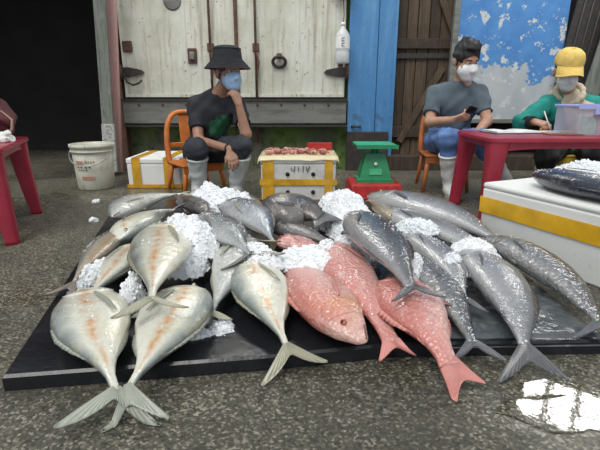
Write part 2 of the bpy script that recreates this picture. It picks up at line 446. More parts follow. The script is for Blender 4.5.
# door sill and lip along the floor
struct(box('trim_1', (1.9, .35, .16), (1.75, 5.12, .08), M['wood2'], bevel=.01))
struct(box('trim_2', (.085, .10, 3.1), (-1.925, WY + .02, 1.55), M['rust'], bevel=.01))

def loading_door(name, x0, x1, rods, mirror):
    d = struct(box(name, (x1 - x0 - .012, .05, 2.3), ((x0 + x1) / 2, WY, .775 + 1.15), M['van'], bevel=.006))
    for z0 in (.795,):
        box('edge_rail', (x1 - x0 - .03, .02, .03), ((x0 + x1) / 2, WY - .034, z0), M['van'], d)
    for k, X in enumerate(rods):
        zb = [.30, .78][0] if k == len(rods) - 1 and not mirror else .56
        mb = MB().add(*tube_vf([(X, WY - .06, zb), (X, WY - .06, 3.0)], .013, 8))
        r = mb.build('lock_rod', M['rust'], d, True)
        for z in (.62, 1.27, 1.95):
            box('rod_bracket', (.065, .05, .085), (X, WY - .045, z), M['rust'], r, bevel=.008)
        v, q = tube_vf([(X + .01, WY - .075, 1.22), (X + .03, WY - .085, 1.12), (X + .015, WY - .075, 1.02), (X - .005, WY - .072, .93)], .011, 6)
        mesh_obj('chain_link_handle', v, q, M['rust'], r)
    return d
XM = -.655
d1 = loading_door('door_1', -1.86, XM, (-.92,), True)
d2 = loading_door('door_2', XM, .475, (-.455,), False)
# middle joint strip
mb = MB().add(*box_vf((.035, .03, 2.3), (XM, WY - .035, 1.93), bevel=.004)); mb.build('joint_strip', M['rust'], d1)
def hinge(par, x, z, s, L=.24):
    mb = MB()
    prof = [(0, .045), (.3, .05), (.65, .035), (.9, .022), (1, .0)]
    for q in (0, 1):
        pass
    v = []; fc = []
    for i, (u, hh) in enumerate(prof):
        for yy in (0, .022):
            v.append((x + s * u * L, WY - .03 - yy, z + hh)); v.append((x + s * u * L, WY - .03 - yy, z - hh))
    for i in range(len(prof) - 1):
        a = i * 4; c = a + 4
        fc += [(a, c, c + 2, a + 2), (a + 1, a + 3, c + 3, c + 1), (a + 2, c + 2, c + 3, a + 3), (a, a + 1, c + 1, c)]
    fc.append((0, 2, 3, 1))
    h = mesh_obj('hinge_strap', v, fc, M['darkiron'], par, False)
    mesh_obj('hinge_pin', *tube_vf([(x, WY - .05, z - .07), (x, WY - .05, z + .07)], .018, 8), M['rust'], h)
for z in (1.03, 1.93): hinge(d1, -1.87, z, 1); hinge(d2, .49, z, -1)
box('hinge_plate', (.10, .03, .11), (-1.78, WY - .035, 1.28), M['rust'], d1, bevel=.01)
box('hinge_plate', (.055, .03, .13), (.42, WY - .035, 1.15), M['rust'], d2, bevel=.01)
box('latch_plate', (.095, .03, .15), (-1.115, WY - .035, 1.19), M['rust'], d1, bevel=.01)
box('latch_keeper', (.05, .03, .075), (-1.115, WY - .06, 1.19), M['bumper'], d1, bevel=.008)
v, q = lathe_vf([(.0, .006), (.075, .006), (.09, .0), (.075, -.006), (0, -.006)], 20, (-1.285, WY - .03, 1.71), frame((0, -1, 0)))
mesh_obj('round_patch', v, q, M['bumper'], d1)
mesh_obj('hook_handle', *tube_vf([(-1.83, WY - .07, 1.01), (-1.80, WY - .085, .93), (-1.74, WY - .09, .90), (-1.68, WY - .085, .92), (-1.655, WY - .06, .95)], .011, 8), M['darkiron'], d1)
# ring pull on the right door
pts = [(-.215 + .055 * math.cos(a) * 1.2, WY - .06 - .02 * math.sin(a), 1.13 + .05 * math.sin(a)) for a in np.linspace(0, 2 * math.pi, 17)]
r_ = mesh_obj('ring_pull', *tube_vf(pts, .017, 8, False), M['darkiron'], d2)
box('ring_staple', (.055, .06, .05), (-.215, WY - .04, 1.19), M['rust'], r_, bevel=.012)
# steel beam under the doors
bu = struct(box('trim_3', (2.36, .10, .235), (-.69, WY - .035, .625), M['bumper'], bevel=.008))
for z in (.752, .485): box('beam_lip', (2.38, .13, .022), (-.69, WY - .045, z), M['darkiron'], bu)
for x in np.linspace(-1.7, .3, 9): mesh_obj('bolt', *lathe_vf([(0, .012), (.012, .01), (.014, 0)], 8, (x, WY - .085, .70), frame((0, -1, 0))), M['rust'], bu)

# leaning boards beside the doors
def board(name, label, p0, p1, wd, th, mat, yaw=0.0):
    p0 = Vector(p0); p1 = Vector(p1); z = (p1 - p0).normalized()
    R = frame(z, (math.sin(yaw), -math.cos(yaw), 0)); v, q = box_vf((wd, th, (p1 - p0).length), (p0 + p1) / 2, R, .006)
    return mesh_obj(name, v, q, mat)
o = board('wooden_plank', '', atY(116.5, 172, 4.72), atY(103, -160, 4.86), .125, .05, M['pink']); tag(o, 'faded pink painted plank leaning beside the white steel doors', 'plank')
o = thing('timber_post', 'weathered grey post with white speckled base leaning by the dark opening', 'post', at(111, 169))
p0 = atY(111.5, 172, 4.58); p1 = atY(88, -160, 4.74)
v, q = box_vf((.105, .09, (p1 - p0).length), (p0 + p1) / 2, frame(p1 - p0, (.3, -1, 0)), .006); mesh_obj('shaft', v, q, M['greywood'], o, False)
pm = p0.lerp(p1, .165); v, q = box_vf((.118, .10, (pm - p0).length), (p0 + pm) / 2, frame(p1 - p0, (.3, -1, 0)), .006); mesh_obj('concrete_sleeve', v, q, M['speckle'], o, False)

# blue steel doors
d3 = struct(box('door_3', (.295, .05, 3.0), (.655, WY + .0, 1.5), M['blue'], bevel=.004))
box('door_leaf', (.165, .045, 3.0), (.892, WY + .006, 1.5), M['blue'], d3, bevel=.004)
box('jamb', (.03, .07, 3.0), (.985, WY + .01, 1.5), M['blue'], d3)
box('kick_plate', (.45, .05, .42), (.73, WY - .03, .21), M['darkiron'], d3, bevel=.006)
h = mesh_obj('pull_handle', *tube_vf([(.56, WY - .03, .475), (.57, WY - .06, .475), (.64, WY - .06, .475), (.65, WY - .03, .475)], .012, 8), M['darkiron'], d3)
# old plank door
d4 = struct(box('door_4', (.60, .03, 2.95), (1.30, WY + .16, 1.5), M['wood2']))
random.seed(4)
xs = [1.005, 1.125, 1.235, 1.36, 1.47, 1.60]
for i in range(5):
    box('plank', (xs[i + 1] - xs[i] - .008, .035 + random.uniform(-.006, .006), 2.9), ((xs[i] + xs[i + 1]) / 2, WY + .125 - random.uniform(0, .012), 1.5), M['wood' if i % 3 else 'wood2'], d4, bevel=.004)
for z in (1.21, .30): box('rail', (.60, .04, .10 if z > 1 else .12), (1.30, WY + .085, z + .11), M['wood2'], d4, bevel=.005)
for a, c in (((1.36, WY + .075, 1.96), (1.62, WY + .075, 1.40)), ((1.10, WY + .075, .30), (1.52, WY + .075, 1.08))):
    a = Vector(a); c = Vector(c); v, q = box_vf((.07, .03, (c - a).length), (a + c) / 2, frame(c - a, (0, -1, 0)), .004); mesh_obj('brace', v, q, M['wood'], d4, False)
box('painted_shadow_gap', (.6, .02, .05), (1.30, WY + .09, 1.20), M['darkiron'], d4)  # dark strip standing in for the shadow gap under the rail
# peeling blue sheet wall
wr = struct(box('wall_right', (1.16, .05, 2.55), (2.165, WY + .03, .52 + 1.275), M['peel'], bevel=.004))
box('edge_strip', (.06, .06, 2.6), (1.60, WY + .015, 1.82), M['bumper'], wr, bevel=.004)
box('bottom_rail', (1.18, .06, .045), (2.17, WY + .02, .53), M['bumper'], wr, bevel=.004)
# slanted dark sheet and grey boards at the right edge
o = thing('roofing_sheet', 'dark slanted sheet of metal at the right end of the peeling wall', 'metal sheet', (2.95, 4.98, 0))
v, q = box_vf((.5, .02, 2.3), (2.97, 4.97, 1.16), Euler((0, math.radians(7), 0)).to_matrix()); mesh_obj('panel', v, q, M['darkiron'], o, False)
for k in range(5):
    x = 2.80 + k * .085; mesh_obj('rib', *tube_vf([(x - .14, 4.955, .03), (x + .135, 4.955, 2.28)], .012, 6), M['darkiron'], o)
o = board('wooden_board', '', (2.83, 4.80, .02), (3.18, 4.86, 1.75), .17, .03, M['greywood']); tag(o, 'grey weathered board leaning at the far right edge', 'board')

# floodlights: the right one's cells mirror in the wet floor, the other is added
def floodlight(label, C0, target, wd, hg, wall):
    C0 = Vector(C0); fl = thing('floodlight', label, 'lamp', C0 - Vector((0, 0, hg / 2))); zz = (C0 - Vector(target)).normalized()
    xx = Vector((0, 0, 1)).cross(zz).normalized(); Rf = Matrix((xx, zz.cross(xx), zz)).transposed()
    v, q = box_vf((wd * 1.06, hg * 1.1, .07), C0 + Rf @ Vector((0, 0, .045)), Rf, .01); mesh_obj('housing', v, q, M['lampcase'], fl, False)
    for i in range(3):
        for j in range(2):
            v, q = box_vf((wd / 3 * .74, hg / 2 * .74, .012), C0 + Rf @ Vector(((i - 1) * wd / 3, (j - .5) * hg / 2, .003)), Rf, .004)
            mesh_obj('lamp_glass', v, q, M['lamp'], fl, False)
    mesh_obj('bracket', *tube_vf([C0 + Rf @ Vector((0, 0, .07)), (C0.x, C0.y + .3, C0.z + .12), wall], .02, 8), M['lampcase'], fl)
floodlight('lit six-cell floodlight high on the right whose cells mirror in the puddle', (3.02, 4.42, 2.66), (.69, 1.0, 0), .90, .46, (3.0, 5.5, 2.85))
floodlight('added six-cell floodlight above the white loading doors for highlights on the fish', (-.4, 4.45, 2.75), (-.2, 2.0, 0), .9, .46, (-.4, 5.0, 2.9))  # extra lamp added to give the wet fish highlights

# standing water in front of the mat
def puddle(label, px, py, rx, ry, seed, rz=0.0):
    c = at(px, py, .0025); V = [c]; n = 60; R = Matrix.Rotation(rz, 3, 'Z')
    for i in range(n):
        a = 2 * math.pi * i / n; k = 1 + .30 * mnoise.noise(Vector((math.cos(a) * 1.6, math.sin(a) * 1.6, seed))) + .12 * mnoise.noise(Vector((math.cos(a) * 5, math.sin(a) * 5, seed + 4)))
        V.append(c + R @ Vector((rx * k * math.cos(a), ry * k * math.sin(a), 0)))
    tag(mesh_obj('puddle', V, [(0, 1 + i, 1 + (i + 1) % n) for i in range(n)], M['puddle'], None, False), label, 'puddle')
puddle('puddle mirroring white lamp cells at the lower right corner', 572, 404, .20, .10, 2, .1)

# ------------------------------------------------------------------ furniture and containers
def plastic_table(name, label, c, rz, sx, sy, h, mat):
    R = Matrix.Rotation(rz, 3, 'Z'); c = Vector(c); T = lambda p: c + R @ Vector(p)
    t = thing(name, label, 'table', c)
    bm = bmesh.new()
    v, q = box_vf((sx, sy, .022), (0, 0, h - .011), None, .0); 
    def slab(nm, ox, oy, z0, z1, r):
        pts = []
        for cx, cy, a0 in ((1, 1, 0), (-1, 1, 90), (-1, -1, 180), (1, -1, 270)):
            for k in range(5):
                a = math.radians(a0 + 22.5 * k); pts.append((cx * (ox / 2 - r) + r * math.cos(a), cy * (oy / 2 - r) + r * math.sin(a)))
        n = len(pts); ins = 1 - .012 / max(ox, oy)
        V = [(x, y, z0) for x, y in pts] + [(x, y, z1 - .006) for x, y in pts] + [(x * ins, y * ins, z1) for x, y in pts]
        F = [tuple(range(n))[::-1], tuple(range(2 * n, 3 * n))]
        for L in (0, n):
            for i in range(n): F.append((L + i, L + (i + 1) % n, L + n + (i + 1) % n, L + n + i))
        return mesh_obj(nm, [T(p) for p in V], F, mat, t, False)
    slab('tabletop', sx, sy, h - .024, h, .05)
    # arched apron boards
    for s, L, ax in ((1, sx, 0), (-1, sx, 0), (1, sy, 1), (-1, sy, 1)):
        V = []; F = []; n = 14
        for i in range(n + 1):
            u = i / n * 2 - 1; low = .045 + .03 * abs(u) ** 4; off = (sy if ax == 0 else sx) / 2 - .03
            for y_ in (off, off - .016):
                for z_ in (h - .02, h - .02 - low):
                    p = (u * (L / 2 - .04), s * y_, z_); p = p if ax == 0 else (p[1], p[0], p[2]); V.append(T(p))
        for i in range(n):
            a = i * 4; e = a + 4
            F += [(a, e, e + 1, a + 1), (a + 2, a + 3, e + 3, e + 2), (a + 1, e + 1, e + 3, a + 3)]
        mesh_obj('apron', V, F, mat, t, False)
    for ix in (-1, 1):
        for iy in (-1, 1):
            V = []; F = []
            secs = [(h - .022, .066, .0), (h - .16, .054, .010), (.02, .036, .045), (0, .038, .045)]
            for z_, hw, out in secs:
                cx = ix * (sx / 2 - .075 + out); cy = iy * (sy / 2 - .075 + out)
                for a in range(12):
                    q = 2 * math.pi * a / 12; e = .55
                    V.append(T((cx + hw * math.copysign(abs(math.cos(q)) ** e, math.cos(q)), cy + hw * math.copysign(abs(math.sin(q)) ** e, math.sin(q)), z_)))
            for i in range(len(secs) - 1):
                for a in range(12): F.append((i * 12 + a, i * 12 + (a + 1) % 12, i * 12 + 12 + (a + 1) % 12, i * 12 + 12 + a))
            F.append(tuple(range(36, 48)))
            mesh_obj('leg', V, F, mat, t, True)
    return t
TZ = .55
plastic_table('plastic_table', 'red plastic table holding the notebook and the clear storage bin', (1.75, 3.07, 0), 0, 1.20, .64, TZ, M['redplastic'])
LT = .53
a0 = math.atan2(3.164 - 2.406, -1.884 + 1.605)
plastic_table('plastic_table', 'red plastic table cut off by the left edge of the photo', (-2.075, 2.615, 0), a0 - math.pi / 2, .78, .78, LT, M['redplastic'])

def chair(name, label, c, rz, mat, seat=.28, top=.66):
    R = Matrix.Rotation(rz, 3, 'Z'); c = Vector(c); T = lambda p: c + R @ Vector(p)     # faces -y
    t = thing(name, label, 'chair', c, None)
    v, q = box_vf((.37, .36, .022), (0, 0, seat - .011), None, .009); mesh_obj('seat', [T(p) for p in v], q, mat, t, True)
    v, q = box_vf((.35, .018, .05), (0, -.165, seat - .045)); w_, q2 = box_vf((.35, .018, .05), (0, .165, seat - .045)); MB().add([T(p) for p in v], q).add([T(p) for p in w_], q2).build('seat_apron', mat, t)
    for ix in (-1, 1):
        v, q = tube_vf([T((ix * .15, -.145, seat - .01)), T((ix * .185, -.175, 0))], [.022, .016], 8); mesh_obj('leg', v, q, mat, t)
        v, q = tube_vf([T((ix * .15, .15, seat - .01)), T((ix * .185, .195, 0))], [.022, .016], 8); mesh_obj('leg', v, q, mat, t)
    hp = []
    for k in range(19):
        a = math.pi * k / 18; hx = -math.cos(a); hz = math.sin(a) ** .6
        hp.append(T((.175 * (abs(hx) ** .7) * math.copysign(1, hx), .165 + .06 * hz, seat + (top - seat) * hz)))
    hp = [T((-.165, .16, seat - .02))] + hp + [T((.165, .16, seat - .02))]
    mesh_obj('back_hoop', *tube_vf(hp, .019, 8, flat=1.25), mat, t)
    v, q = box_vf((.09, .012, top - seat - .02), (0, .20, (top + seat) / 2), Euler((math.radians(-8), 0, 0)).to_matrix(), .004); mesh_obj('back_slat', [T(p) for p in v], q, mat, t)
    v, q = box_vf((.33, .014, .04), (0, .19, seat + .13), None, .004); mesh_obj('back_rail', [T(p) for p in v], q, mat, t)
    return t

def foam_box(name, label, c, rz, sx, sy, h, mat, tape, vb=(), hb=(), holes=(), lid=.05, rim=.008):
    """vb: offsets of tape bands over the front, hb: heights of bands around; front is -y"""
    R = Matrix.Rotation(rz, 3, 'Z'); c = Vector(c); T = lambda p: c + R @ Vector(p)
    t = thing(name, label, 'box', c)
    v, q = box_vf((sx, sy, h - lid), (0, 0, (h - lid) / 2), None, .010, taper=(.985, .985)); mesh_obj('body', [T(p) for p in v], q, mat, t, False)
    v, q = box_vf((sx + rim, sy + rim, lid), (0, 0, h - lid / 2), None, .012); mesh_obj('lid', [T(p) for p in v], q, mat, t, False)
    for x, wd in vb:
        mb = MB()
        for y in (-(sy + rim) / 2 - .002, (sy + rim) / 2 + .002):
            v, q = box_vf((wd, .003, h - .006), (x, y, h / 2)); mb.add([T(p) for p in v], q)
        v, q = box_vf((wd, sy + rim, .003), (x, 0, h + .002)); mb.add([T(p) for p in v], q)
        mb.build('tape_band', tape, t)
    for z, wd in hb:
        mb = MB()
        for y in (-1, 1):
            v, q = box_vf((sx + rim + .006, .003, wd), (0, y * ((sy + rim) / 2 + .003), z)); mb.add([T(p) for p in v], q)
            v, q = box_vf((.003, sy + rim, wd), (y * ((sx + rim) / 2 + .003), 0, z)); mb.add([T(p) for p in v], q)
        mb.build('tape_band', tape, t)
    for x, z in holes:
        v, q = lathe_vf([(0, .008), (.012, .007), (.016, .0)], 12, (x, -(sy + rim) / 2 - .002, z), frame((0, -1, 0))); mesh_obj('drain_hole', [T(p) for p in v], q, M['hole'], t)
    return t
foam_box('foam_box', 'white foam box with yellow tape behind the seated man in the bucket hat', (-1.30, 4.25, 0), 0, .47, .56, .265, M['foam'], M['tape2'], vb=((-.15, .075), (.13, .075)), hb=((.018, .03),))
FB = (-.012, 3.52, 0); FBH = .36
fb = foam_box('foam_box', 'grimy foam fish box bound in ochre tape with shellfish on top', FB, 0, .56, .40, FBH, M['foamold'], M['tape2'], vb=((-.225, .085), (.225, .06)), hb=((.175, .045), (.03, .03)), holes=((-.08, .235), (.11, .235), (-.08, .10), (.11, .10)))
for k, x in enumerate((-.05, -.03, .0, .035, .06, .075)):
    box('marker_stroke', (.006, .003, .045 if k % 2 else .03), (FB[0] + x, FB[1] - .209, .275), M['ink'], fb, rot=Euler((0, (-.3, .2, 0, .1, -.2, .35)[k], 0)).to_matrix())
# milky plastic sheet drooping over that box
n1, n2 = 40, 26; V = []; F = []
for i in range(n1):
    for j in range(n2):
        x = (i / (n1 - 1) - .5) * .615; y = (j / (n2 - 1) - .5) * .455
        ox = max(0, abs(x) - .288); oy = max(0, abs(y) - .208); nz = mnoise.noise(Vector((x * 11, y * 11, 3)))
        z = FBH + .010 - (ox + oy) * 1.5 + nz * .005
        X = math.copysign(min(abs(x), .295 + ox * .25), x); Yy = math.copysign(min(abs(y), .215 + oy * .25), y)
        V.append((FB[0] + X, FB[1] + Yy + nz * .004 * (oy > 0), z))
for i in range(n1 - 1):
    for j in range(n2 - 1): a = i * n2 + j; F.append((a, a + n2, a + n2 + 1, a + 1))
o = mesh_obj('plastic_sheet', V, F, M['sheet']); tag(o, 'crumpled milky plastic sheet draped over the taped fish box', 'plastic sheet')

# the large foam box on the right with a fish on its lid
A = Vector((1.0, 2.42, 0)); Bp = Vector((1.33, 1.68, 0)); dirv = (A - Bp).normalized()
perp = Vector((dirv.y, -dirv.x, 0)); LB = 1.02; WB = .47; BH = .345
cen = A - dirv * LB / 2 + perp * WB / 2
RZ = math.atan2(dirv.y, dirv.x) + math.pi       # front (-y) faces the fish
Rb = Matrix.Rotation(RZ, 3, 'Z')
if (Rb @ Vector((0, -1, 0))).dot(perp) > 0: RZ += math.pi; Rb = Matrix.Rotation(RZ, 3, 'Z')
foam_box('foam_box', 'large clean white foam box with wide yellow tape below the red table', cen, RZ, LB, WB, BH, M['foam'], M['tape'], hb=((.225, .085),), lid=.03, rim=.003)

# bucket
o = thing('plastic_bucket', 'grubby white plastic bucket standing by the dark doorway', 'bucket', at(89.5, 191) + Vector((0, .155, 0)))
c = WORLD[o]
mesh_obj('pail', *lathe_vf([(0, 0), (.142, 0), (.151, .012), (.172, .375), (.165, .375), (.145, .02), (0, .02)], 36, c), M['bucket'], o)
mesh_obj('rim', *lathe_vf([(.171, .325), (.183, .327), (.183, .340), (.174, .342), (.174, .362), (.187, .364), (.187, .392), (.168, .394), (.164, .380)], 36, c), M['bucket'], o)
mesh_obj('lid_disc', *lathe_vf([(0, .375), (.155, .377), (.170, .382)], 36, c), M['bucket'], o)
hp = [c + Vector(((.188) * math.cos(a), -.188 * abs(math.sin(a)) - .004, .35 - .13 * math.sin(a))) for a in np.linspace(0, math.pi, 17)]
mesh_obj('handle', *tube_vf(hp, .005, 6), M['steel'], o)
def on_pail(a, z, r=.004):
    rr = .151 + .021 * (z - .012) / .363 + r; return c + Vector((rr * math.sin(a), -rr * math.cos(a), z))
for (a1, a2, z, hh, mm) in ((-.55, -.1, .245, .028, 'print'), (.0, .5, .25, .02, 'print'), (-.5, .35, .205, .012, 'ink'), (-.45, .1, .18, .010, 'ink'), (-.3, .4, .11, .03, 'print')):
    V = []; F = []
    for i in range(9):
        a = a1 + (a2 - a1) * i / 8; V += [on_pail(a, z - hh / 2), on_pail(a, z + hh / 2)]
    for i in range(0, 8, 1 if hh > .025 else 2): F.append((2 * i, 2 * i + 2, 2 * i + 3, 2 * i + 1))
    mesh_obj('printed_mark', V, F, M[mm], o)

# red tub and the green scale on it
o = thing('plastic_tub', 'red upturned plastic tub under the green scale', 'tub', (.605, 3.68, 0))
mb = MB().add(*box_vf((.40, .34, .115), (.605, 3.68, .0675), None, .02, 3, taper=(1.12, 1.12))); mb.build('shell', M['redcrate'], o)
mb = MB().add(*box_vf((.475, .40, .02), (.605, 3.68, .012), None, .008)); mb.build('rim', M['redcrate'], o)
for k in range(5): box('rib', (.012, .012, .095), (.605 - .16 + k * .08, 3.68 - .183, .066), M['redcrate'], o, rot=Euler((math.radians(-10), 0, 0)).to_matrix(), bevel=.003)
o = thing('weighing_scale', 'green spring weighing scale with a flat square pan', 'scale', (.605, 3.68, .125))
c = WORLD[o]
V = []; F = []
for z, hx, hy in ((.0, .145, .12), (.02, .145, .12), (.03, .125, .105), (.12, .105, .085), (.19, .085, .07), (.225, .075, .062)):
    V += [c + Vector((sx * hx, sy * hy, z)) for sx, sy in ((-1, -1), (1, -1), (1, 1), (-1, 1))]
for i in range(5):
    for a in range(4): F.append((i * 4 + a, i * 4 + (a + 1) % 4, i * 4 + 4 + (a + 1) % 4, i * 4 + 4 + a))
F += [(3, 2, 1, 0), (20, 21, 22, 23)]
mesh_obj('housing', V, F, M['green'], o, False)
mesh_obj('post', *lathe_vf([(.03, .22), (.03, .275), (.06, .28)], 16, c), M['green'], o)
p_ = mesh_obj('pan', *box_vf((.315, .30, .022), c + Vector((0, 0, .29)), None, .008), M['greenlight'], o, False)
for s in (-1, 1): box('pan_edge', (.325, .012, .03), c + Vector((0, s * .152, .287)), M['green'], p_)
mesh_obj('adjusting_knob', *lathe_vf([(0, .012), (.013, .01), (.015, 0)], 14, c + Vector((.0, -.088, .145)), frame((0, -1, 0))), M['paper'], o)
mesh_obj('side_window', *box_vf((.10, .004, .05), c + Vector((0, -.1, .085)), Euler((math.radians(-12), 0, 0)).to_matrix()), M['greenlight'], o, False)

# items on the right-hand table
o = thing('notebook', 'open white notebook with dark covers on the red table', 'notebook', (1.46, 3.17, TZ))
c = WORLD[o]
box('cover', (.34, .22, .006), c + Vector((0, 0, .003)), M['bookcover'], o, rot=Euler((0, 0, .12)).to_matrix())
for s in (-1, 1):
    V = []; F = []
    for i in range(9):
        u = i / 8; z = .008 + .018 * math.sin(min(1, u * 1.6) * math.pi / 2) * (1 - u * .55)
        for y in (-.10, .10):
            for zz in (.006, z): V.append(c + Matrix.Rotation(.12, 3, 'Z') @ Vector((s * u * .16, y, zz)))
    for i in range(8):
        a = i * 4; e = a + 4; F += [(a + 1, e + 1, e + 3, a + 3), (a, a + 1, a + 1, a)[:0] or (a, e, e + 1, a + 1), (a + 2, a + 3, e + 3, e + 2)]
    F.append((32, 33, 35, 34)); mesh_obj('page_block', V, F, M['paper'], o)
o = mesh_obj('clipboard', *box_vf((.22, .13, .008), (1.73, 3.02, TZ + .005), Euler((0, 0, -.1)).to_matrix(), .002), M['kraft'], None, False); tag(o, 'small brown board lying in front of the writing hand', 'board')
o = thing('paper_sheet', 'loose white paper sheet under the writing hand', 'paper', (1.80, 3.24, TZ + .001)); box('sheet', (.21, .15, .003), (1.80, 3.24, TZ + .002), M['paper'], o, rot=Euler((0, 0, .2)).to_matrix())
for k in range(4): box('ruled_line', (.15, .002, .001), (1.80 + .004 * k, 3.21 + .022 * k, TZ + .004), M['ink'], o, rot=Euler((0, 0, .2)).to_matrix())

o = thing('storage_bin', 'clear plastic storage bin with a lilac lid on the red table', 'storage bin', (2.02, 3.10, TZ)); c = WORLD[o]
BW, BD, BHt = .46, .27, .175
mb = MB()
for s in (-1, 1):
    mb.add(*box_vf((BW, .004, BHt), c + Vector((0, s * BD / 2, BHt / 2)))); mb.add(*box_vf((.004, BD, BHt), c + Vector((s * BW / 2, 0, BHt / 2))))
mb.add(*box_vf((BW, BD, .004), c + Vector((0, 0, .003)))); mb.build('tub', M['clear'], o)
MB().add(*box_vf((BW + .03, BD + .03, .016), c + Vector((0, 0, BHt + .008)), None, .006)).add(*box_vf((BW + .036, .01, .028), c + Vector((0, -BD / 2 - .014, BHt + .004)))).build('lid', M['lid'], o)
for s in (-1, 1): box('clip', (.05, .012, .05), c + Vector((s * .12, -BD / 2 - .020, BHt - .02)), M['lid'], o, bevel=.003)
M['picgreen'] = plain('green_packet', (.20, .42, .16), .5, .5, 30); M['picred'] = plain('red_packet', (.45, .10, .08), .5); M['picdark'] = plain('dark_packet', (.07, .07, .12), .5)
for nm, lab, dx, dy, sz, mm in (('paper_packet', 'green printed packet inside the clear bin', -.135, -.09, (.10, .02, .11), 'picgreen'), ('paper_packet', 'small red packet inside the clear bin', -.05, -.085, (.045, .02, .12), 'picred'), ('cash_pouch', 'dark pouch lying inside the clear bin', .08, 0, (.22, .18, .05), 'picdark'), ('paper_bundle', 'pale folded papers inside the clear bin', .12, .02, (.16, .12, .03), 'paper')):
    zz = .006 + sz[2] / 2 + (.052 if nm == 'paper_bundle' else 0)
    x = box(nm, sz, c + Vector((dx, dy, zz)), M[mm], None, bevel=.004); tag(x, lab, nm.split('_')[1])

# things on the left-hand table
o = thing('cloth_bag', 'maroon pleated bag with a beige strap on the left table', 'bag', atY(3, 126, 2.95)); 
cb = Vector((-1.965, 2.92, LT)); o.location = cb; WORLD[o] = cb
S = SDF(cb + Vector((-.22, -.16, -.01)), cb + Vector((.22, .16, .30)), .006)
S.ell(cb + Vector((0, 0, .125)), (.15, .11, .14), k=.02).ell(cb + Vector((-.06, 0, .06)), (.13, .12, .07)).folds(.012, 60, 3).plane(cb + Vector((0, 0, .002)), (0, 0, -1))
mesh_obj('sack', *S.surf(), M['maroon'], o)
mesh_obj('strap', *tube_vf([cb + Vector(p) for p in ((.135, -.06, .02), (.165, -.05, .07), (.16, -.03, .12), (.11, -.04, .17), (.05, -.07, .185))], [.012, .016, .017, .015, .01], 8, flat=.5), M['beige'], o)
for k in range(5):
    a = -.10 + k * .045
    mesh_obj('pleat', *tube_vf([cb + Vector((a + .02 * math.sin(u * 2), -.115 * math.sin(u) ** .5 * (1 - abs(a) * 1.2), .125 - .14 * math.cos(u))) for u in np.linspace(.5, 2.2, 8)], .008, 6), M['maroon'], o)
ct = Vector((-1.80, 2.72, LT)); S = SDF(ct + Vector((-.1, -.08, -.01)), ct + Vector((.1, .08, .08)), .004)
S.ell(ct + Vector((0, 0, .02)), (.07, .05, .028)).ell(ct + Vector((.03, .0, .03)), (.03, .03, .025)).folds(.012, 120, 8).plane(ct + Vector((0, 0, .002)), (0, 0, -1))
o = mesh_obj('crumpled_tissue', *S.surf(), M['paper']); tag(o, 'crumpled white tissue on the corner of the left table', 'tissue')

# hanging plastic bottle
o = thing('plastic_bottle', 'cloudy plastic bottle with a printed label hanging beside the blue door', 'bottle', (.43, 4.86, 1.11)); c = WORLD[o]
mesh_obj('flask', *lathe_vf([(0, 0), (.062, 0), (.07, .012), (.07, .10), (.064, .115), (.07, .13), (.07, .26), (.05, .30), (.020, .335), (.018, .36), (0, .36)], 22, c), M['bottle'], o)
mesh_obj('cap', *lathe_vf([(0, .385), (.021, .385), (.021, .355), (0, .355)], 16, c), M['paper'], o)
lb = mesh_obj('label', *lathe_vf([(.0715, .14), (.0715, .25)], 22, c), M['paper'], o)
for k in range(4): box('glyph_stroke', (.032, .004, .006), c + Vector((-.004, -.0725, .16 + .024 * k)), M['ink'], lb, rot=Euler((0, (.3, -.2, .15, -.4)[k], 0)).to_matrix())
mesh_obj('cord', *tube_vf([c + Vector((0, 0, .37)), c + Vector((.01, .03, .46)), c + Vector((0, .09, .66))], .004, 6), M['rust'], o)
S = SDF(c + Vector((-.14, -.07, .56)), c + Vector((.14, .14, .78)), .006)
S.ell(c + Vector((-.01, .05, .67)), (.10, .05, .06)).ell(c + Vector((-.06, .04, .69)), (.05, .04, .04)).folds(.014, 70, 5)
o = mesh_obj('wire_bundle', *S.surf(), M['rust']); tag(o, 'brown bundle of rusty wire at the top of the bottle cord', 'wire bundle')
# scraps on the floor
for k, (px, py, lab) in enumerate(((95, 203, 'white scrap on the wet floor near the bucket'), (93, 222, 'white scrap on the wet floor beside the black mat'))):
    c = at(px, py, 0); S = SDF(c + Vector((-.04, -.04, -.005)), c + Vector((.04, .04, .04)), .003)
    S.ell(c + Vector((0, 0, .008)), (.024, .018, .012)).ell(c + Vector((.01, .006, .012)), (.012, .014, .010)).folds(.005, 160, k)
    S.plane(c, (0, 0, -1)); o = mesh_obj('ice_scrap', *S.surf(), M['ice']); tag(o, lab, 'scrap')

# the black mat under the fish
MT = .05
cor = [(-.83, 1.085), (-.1, 1.185), (.30, 1.255), (.965, 1.275), (.945, 3.28), (-1.36, 3.30)]
V = [(x, y, 0) for x, y in cor] + [(x, y, MT - .008) for x, y in cor]
cc = Vector((0, 2.2))
V += [(x + (cc.x - x) * .007, y + (cc.y - y) * .007, MT) for x, y in cor]
n = len(cor); F = [tuple(range(n))[::-1], tuple(range(2 * n, 3 * n))]
for L in (0, n):
    for i in range(n): F.append((L + i, L + (i + 1) % n, L + n + (i + 1) % n, L + n + i))
o = thing('display_mat', 'low black tarpaulin platform on the floor carrying the fish', 'mat', (0, 2.2, 0)); mesh_obj('platform', V, F, M['mat'], o, False)
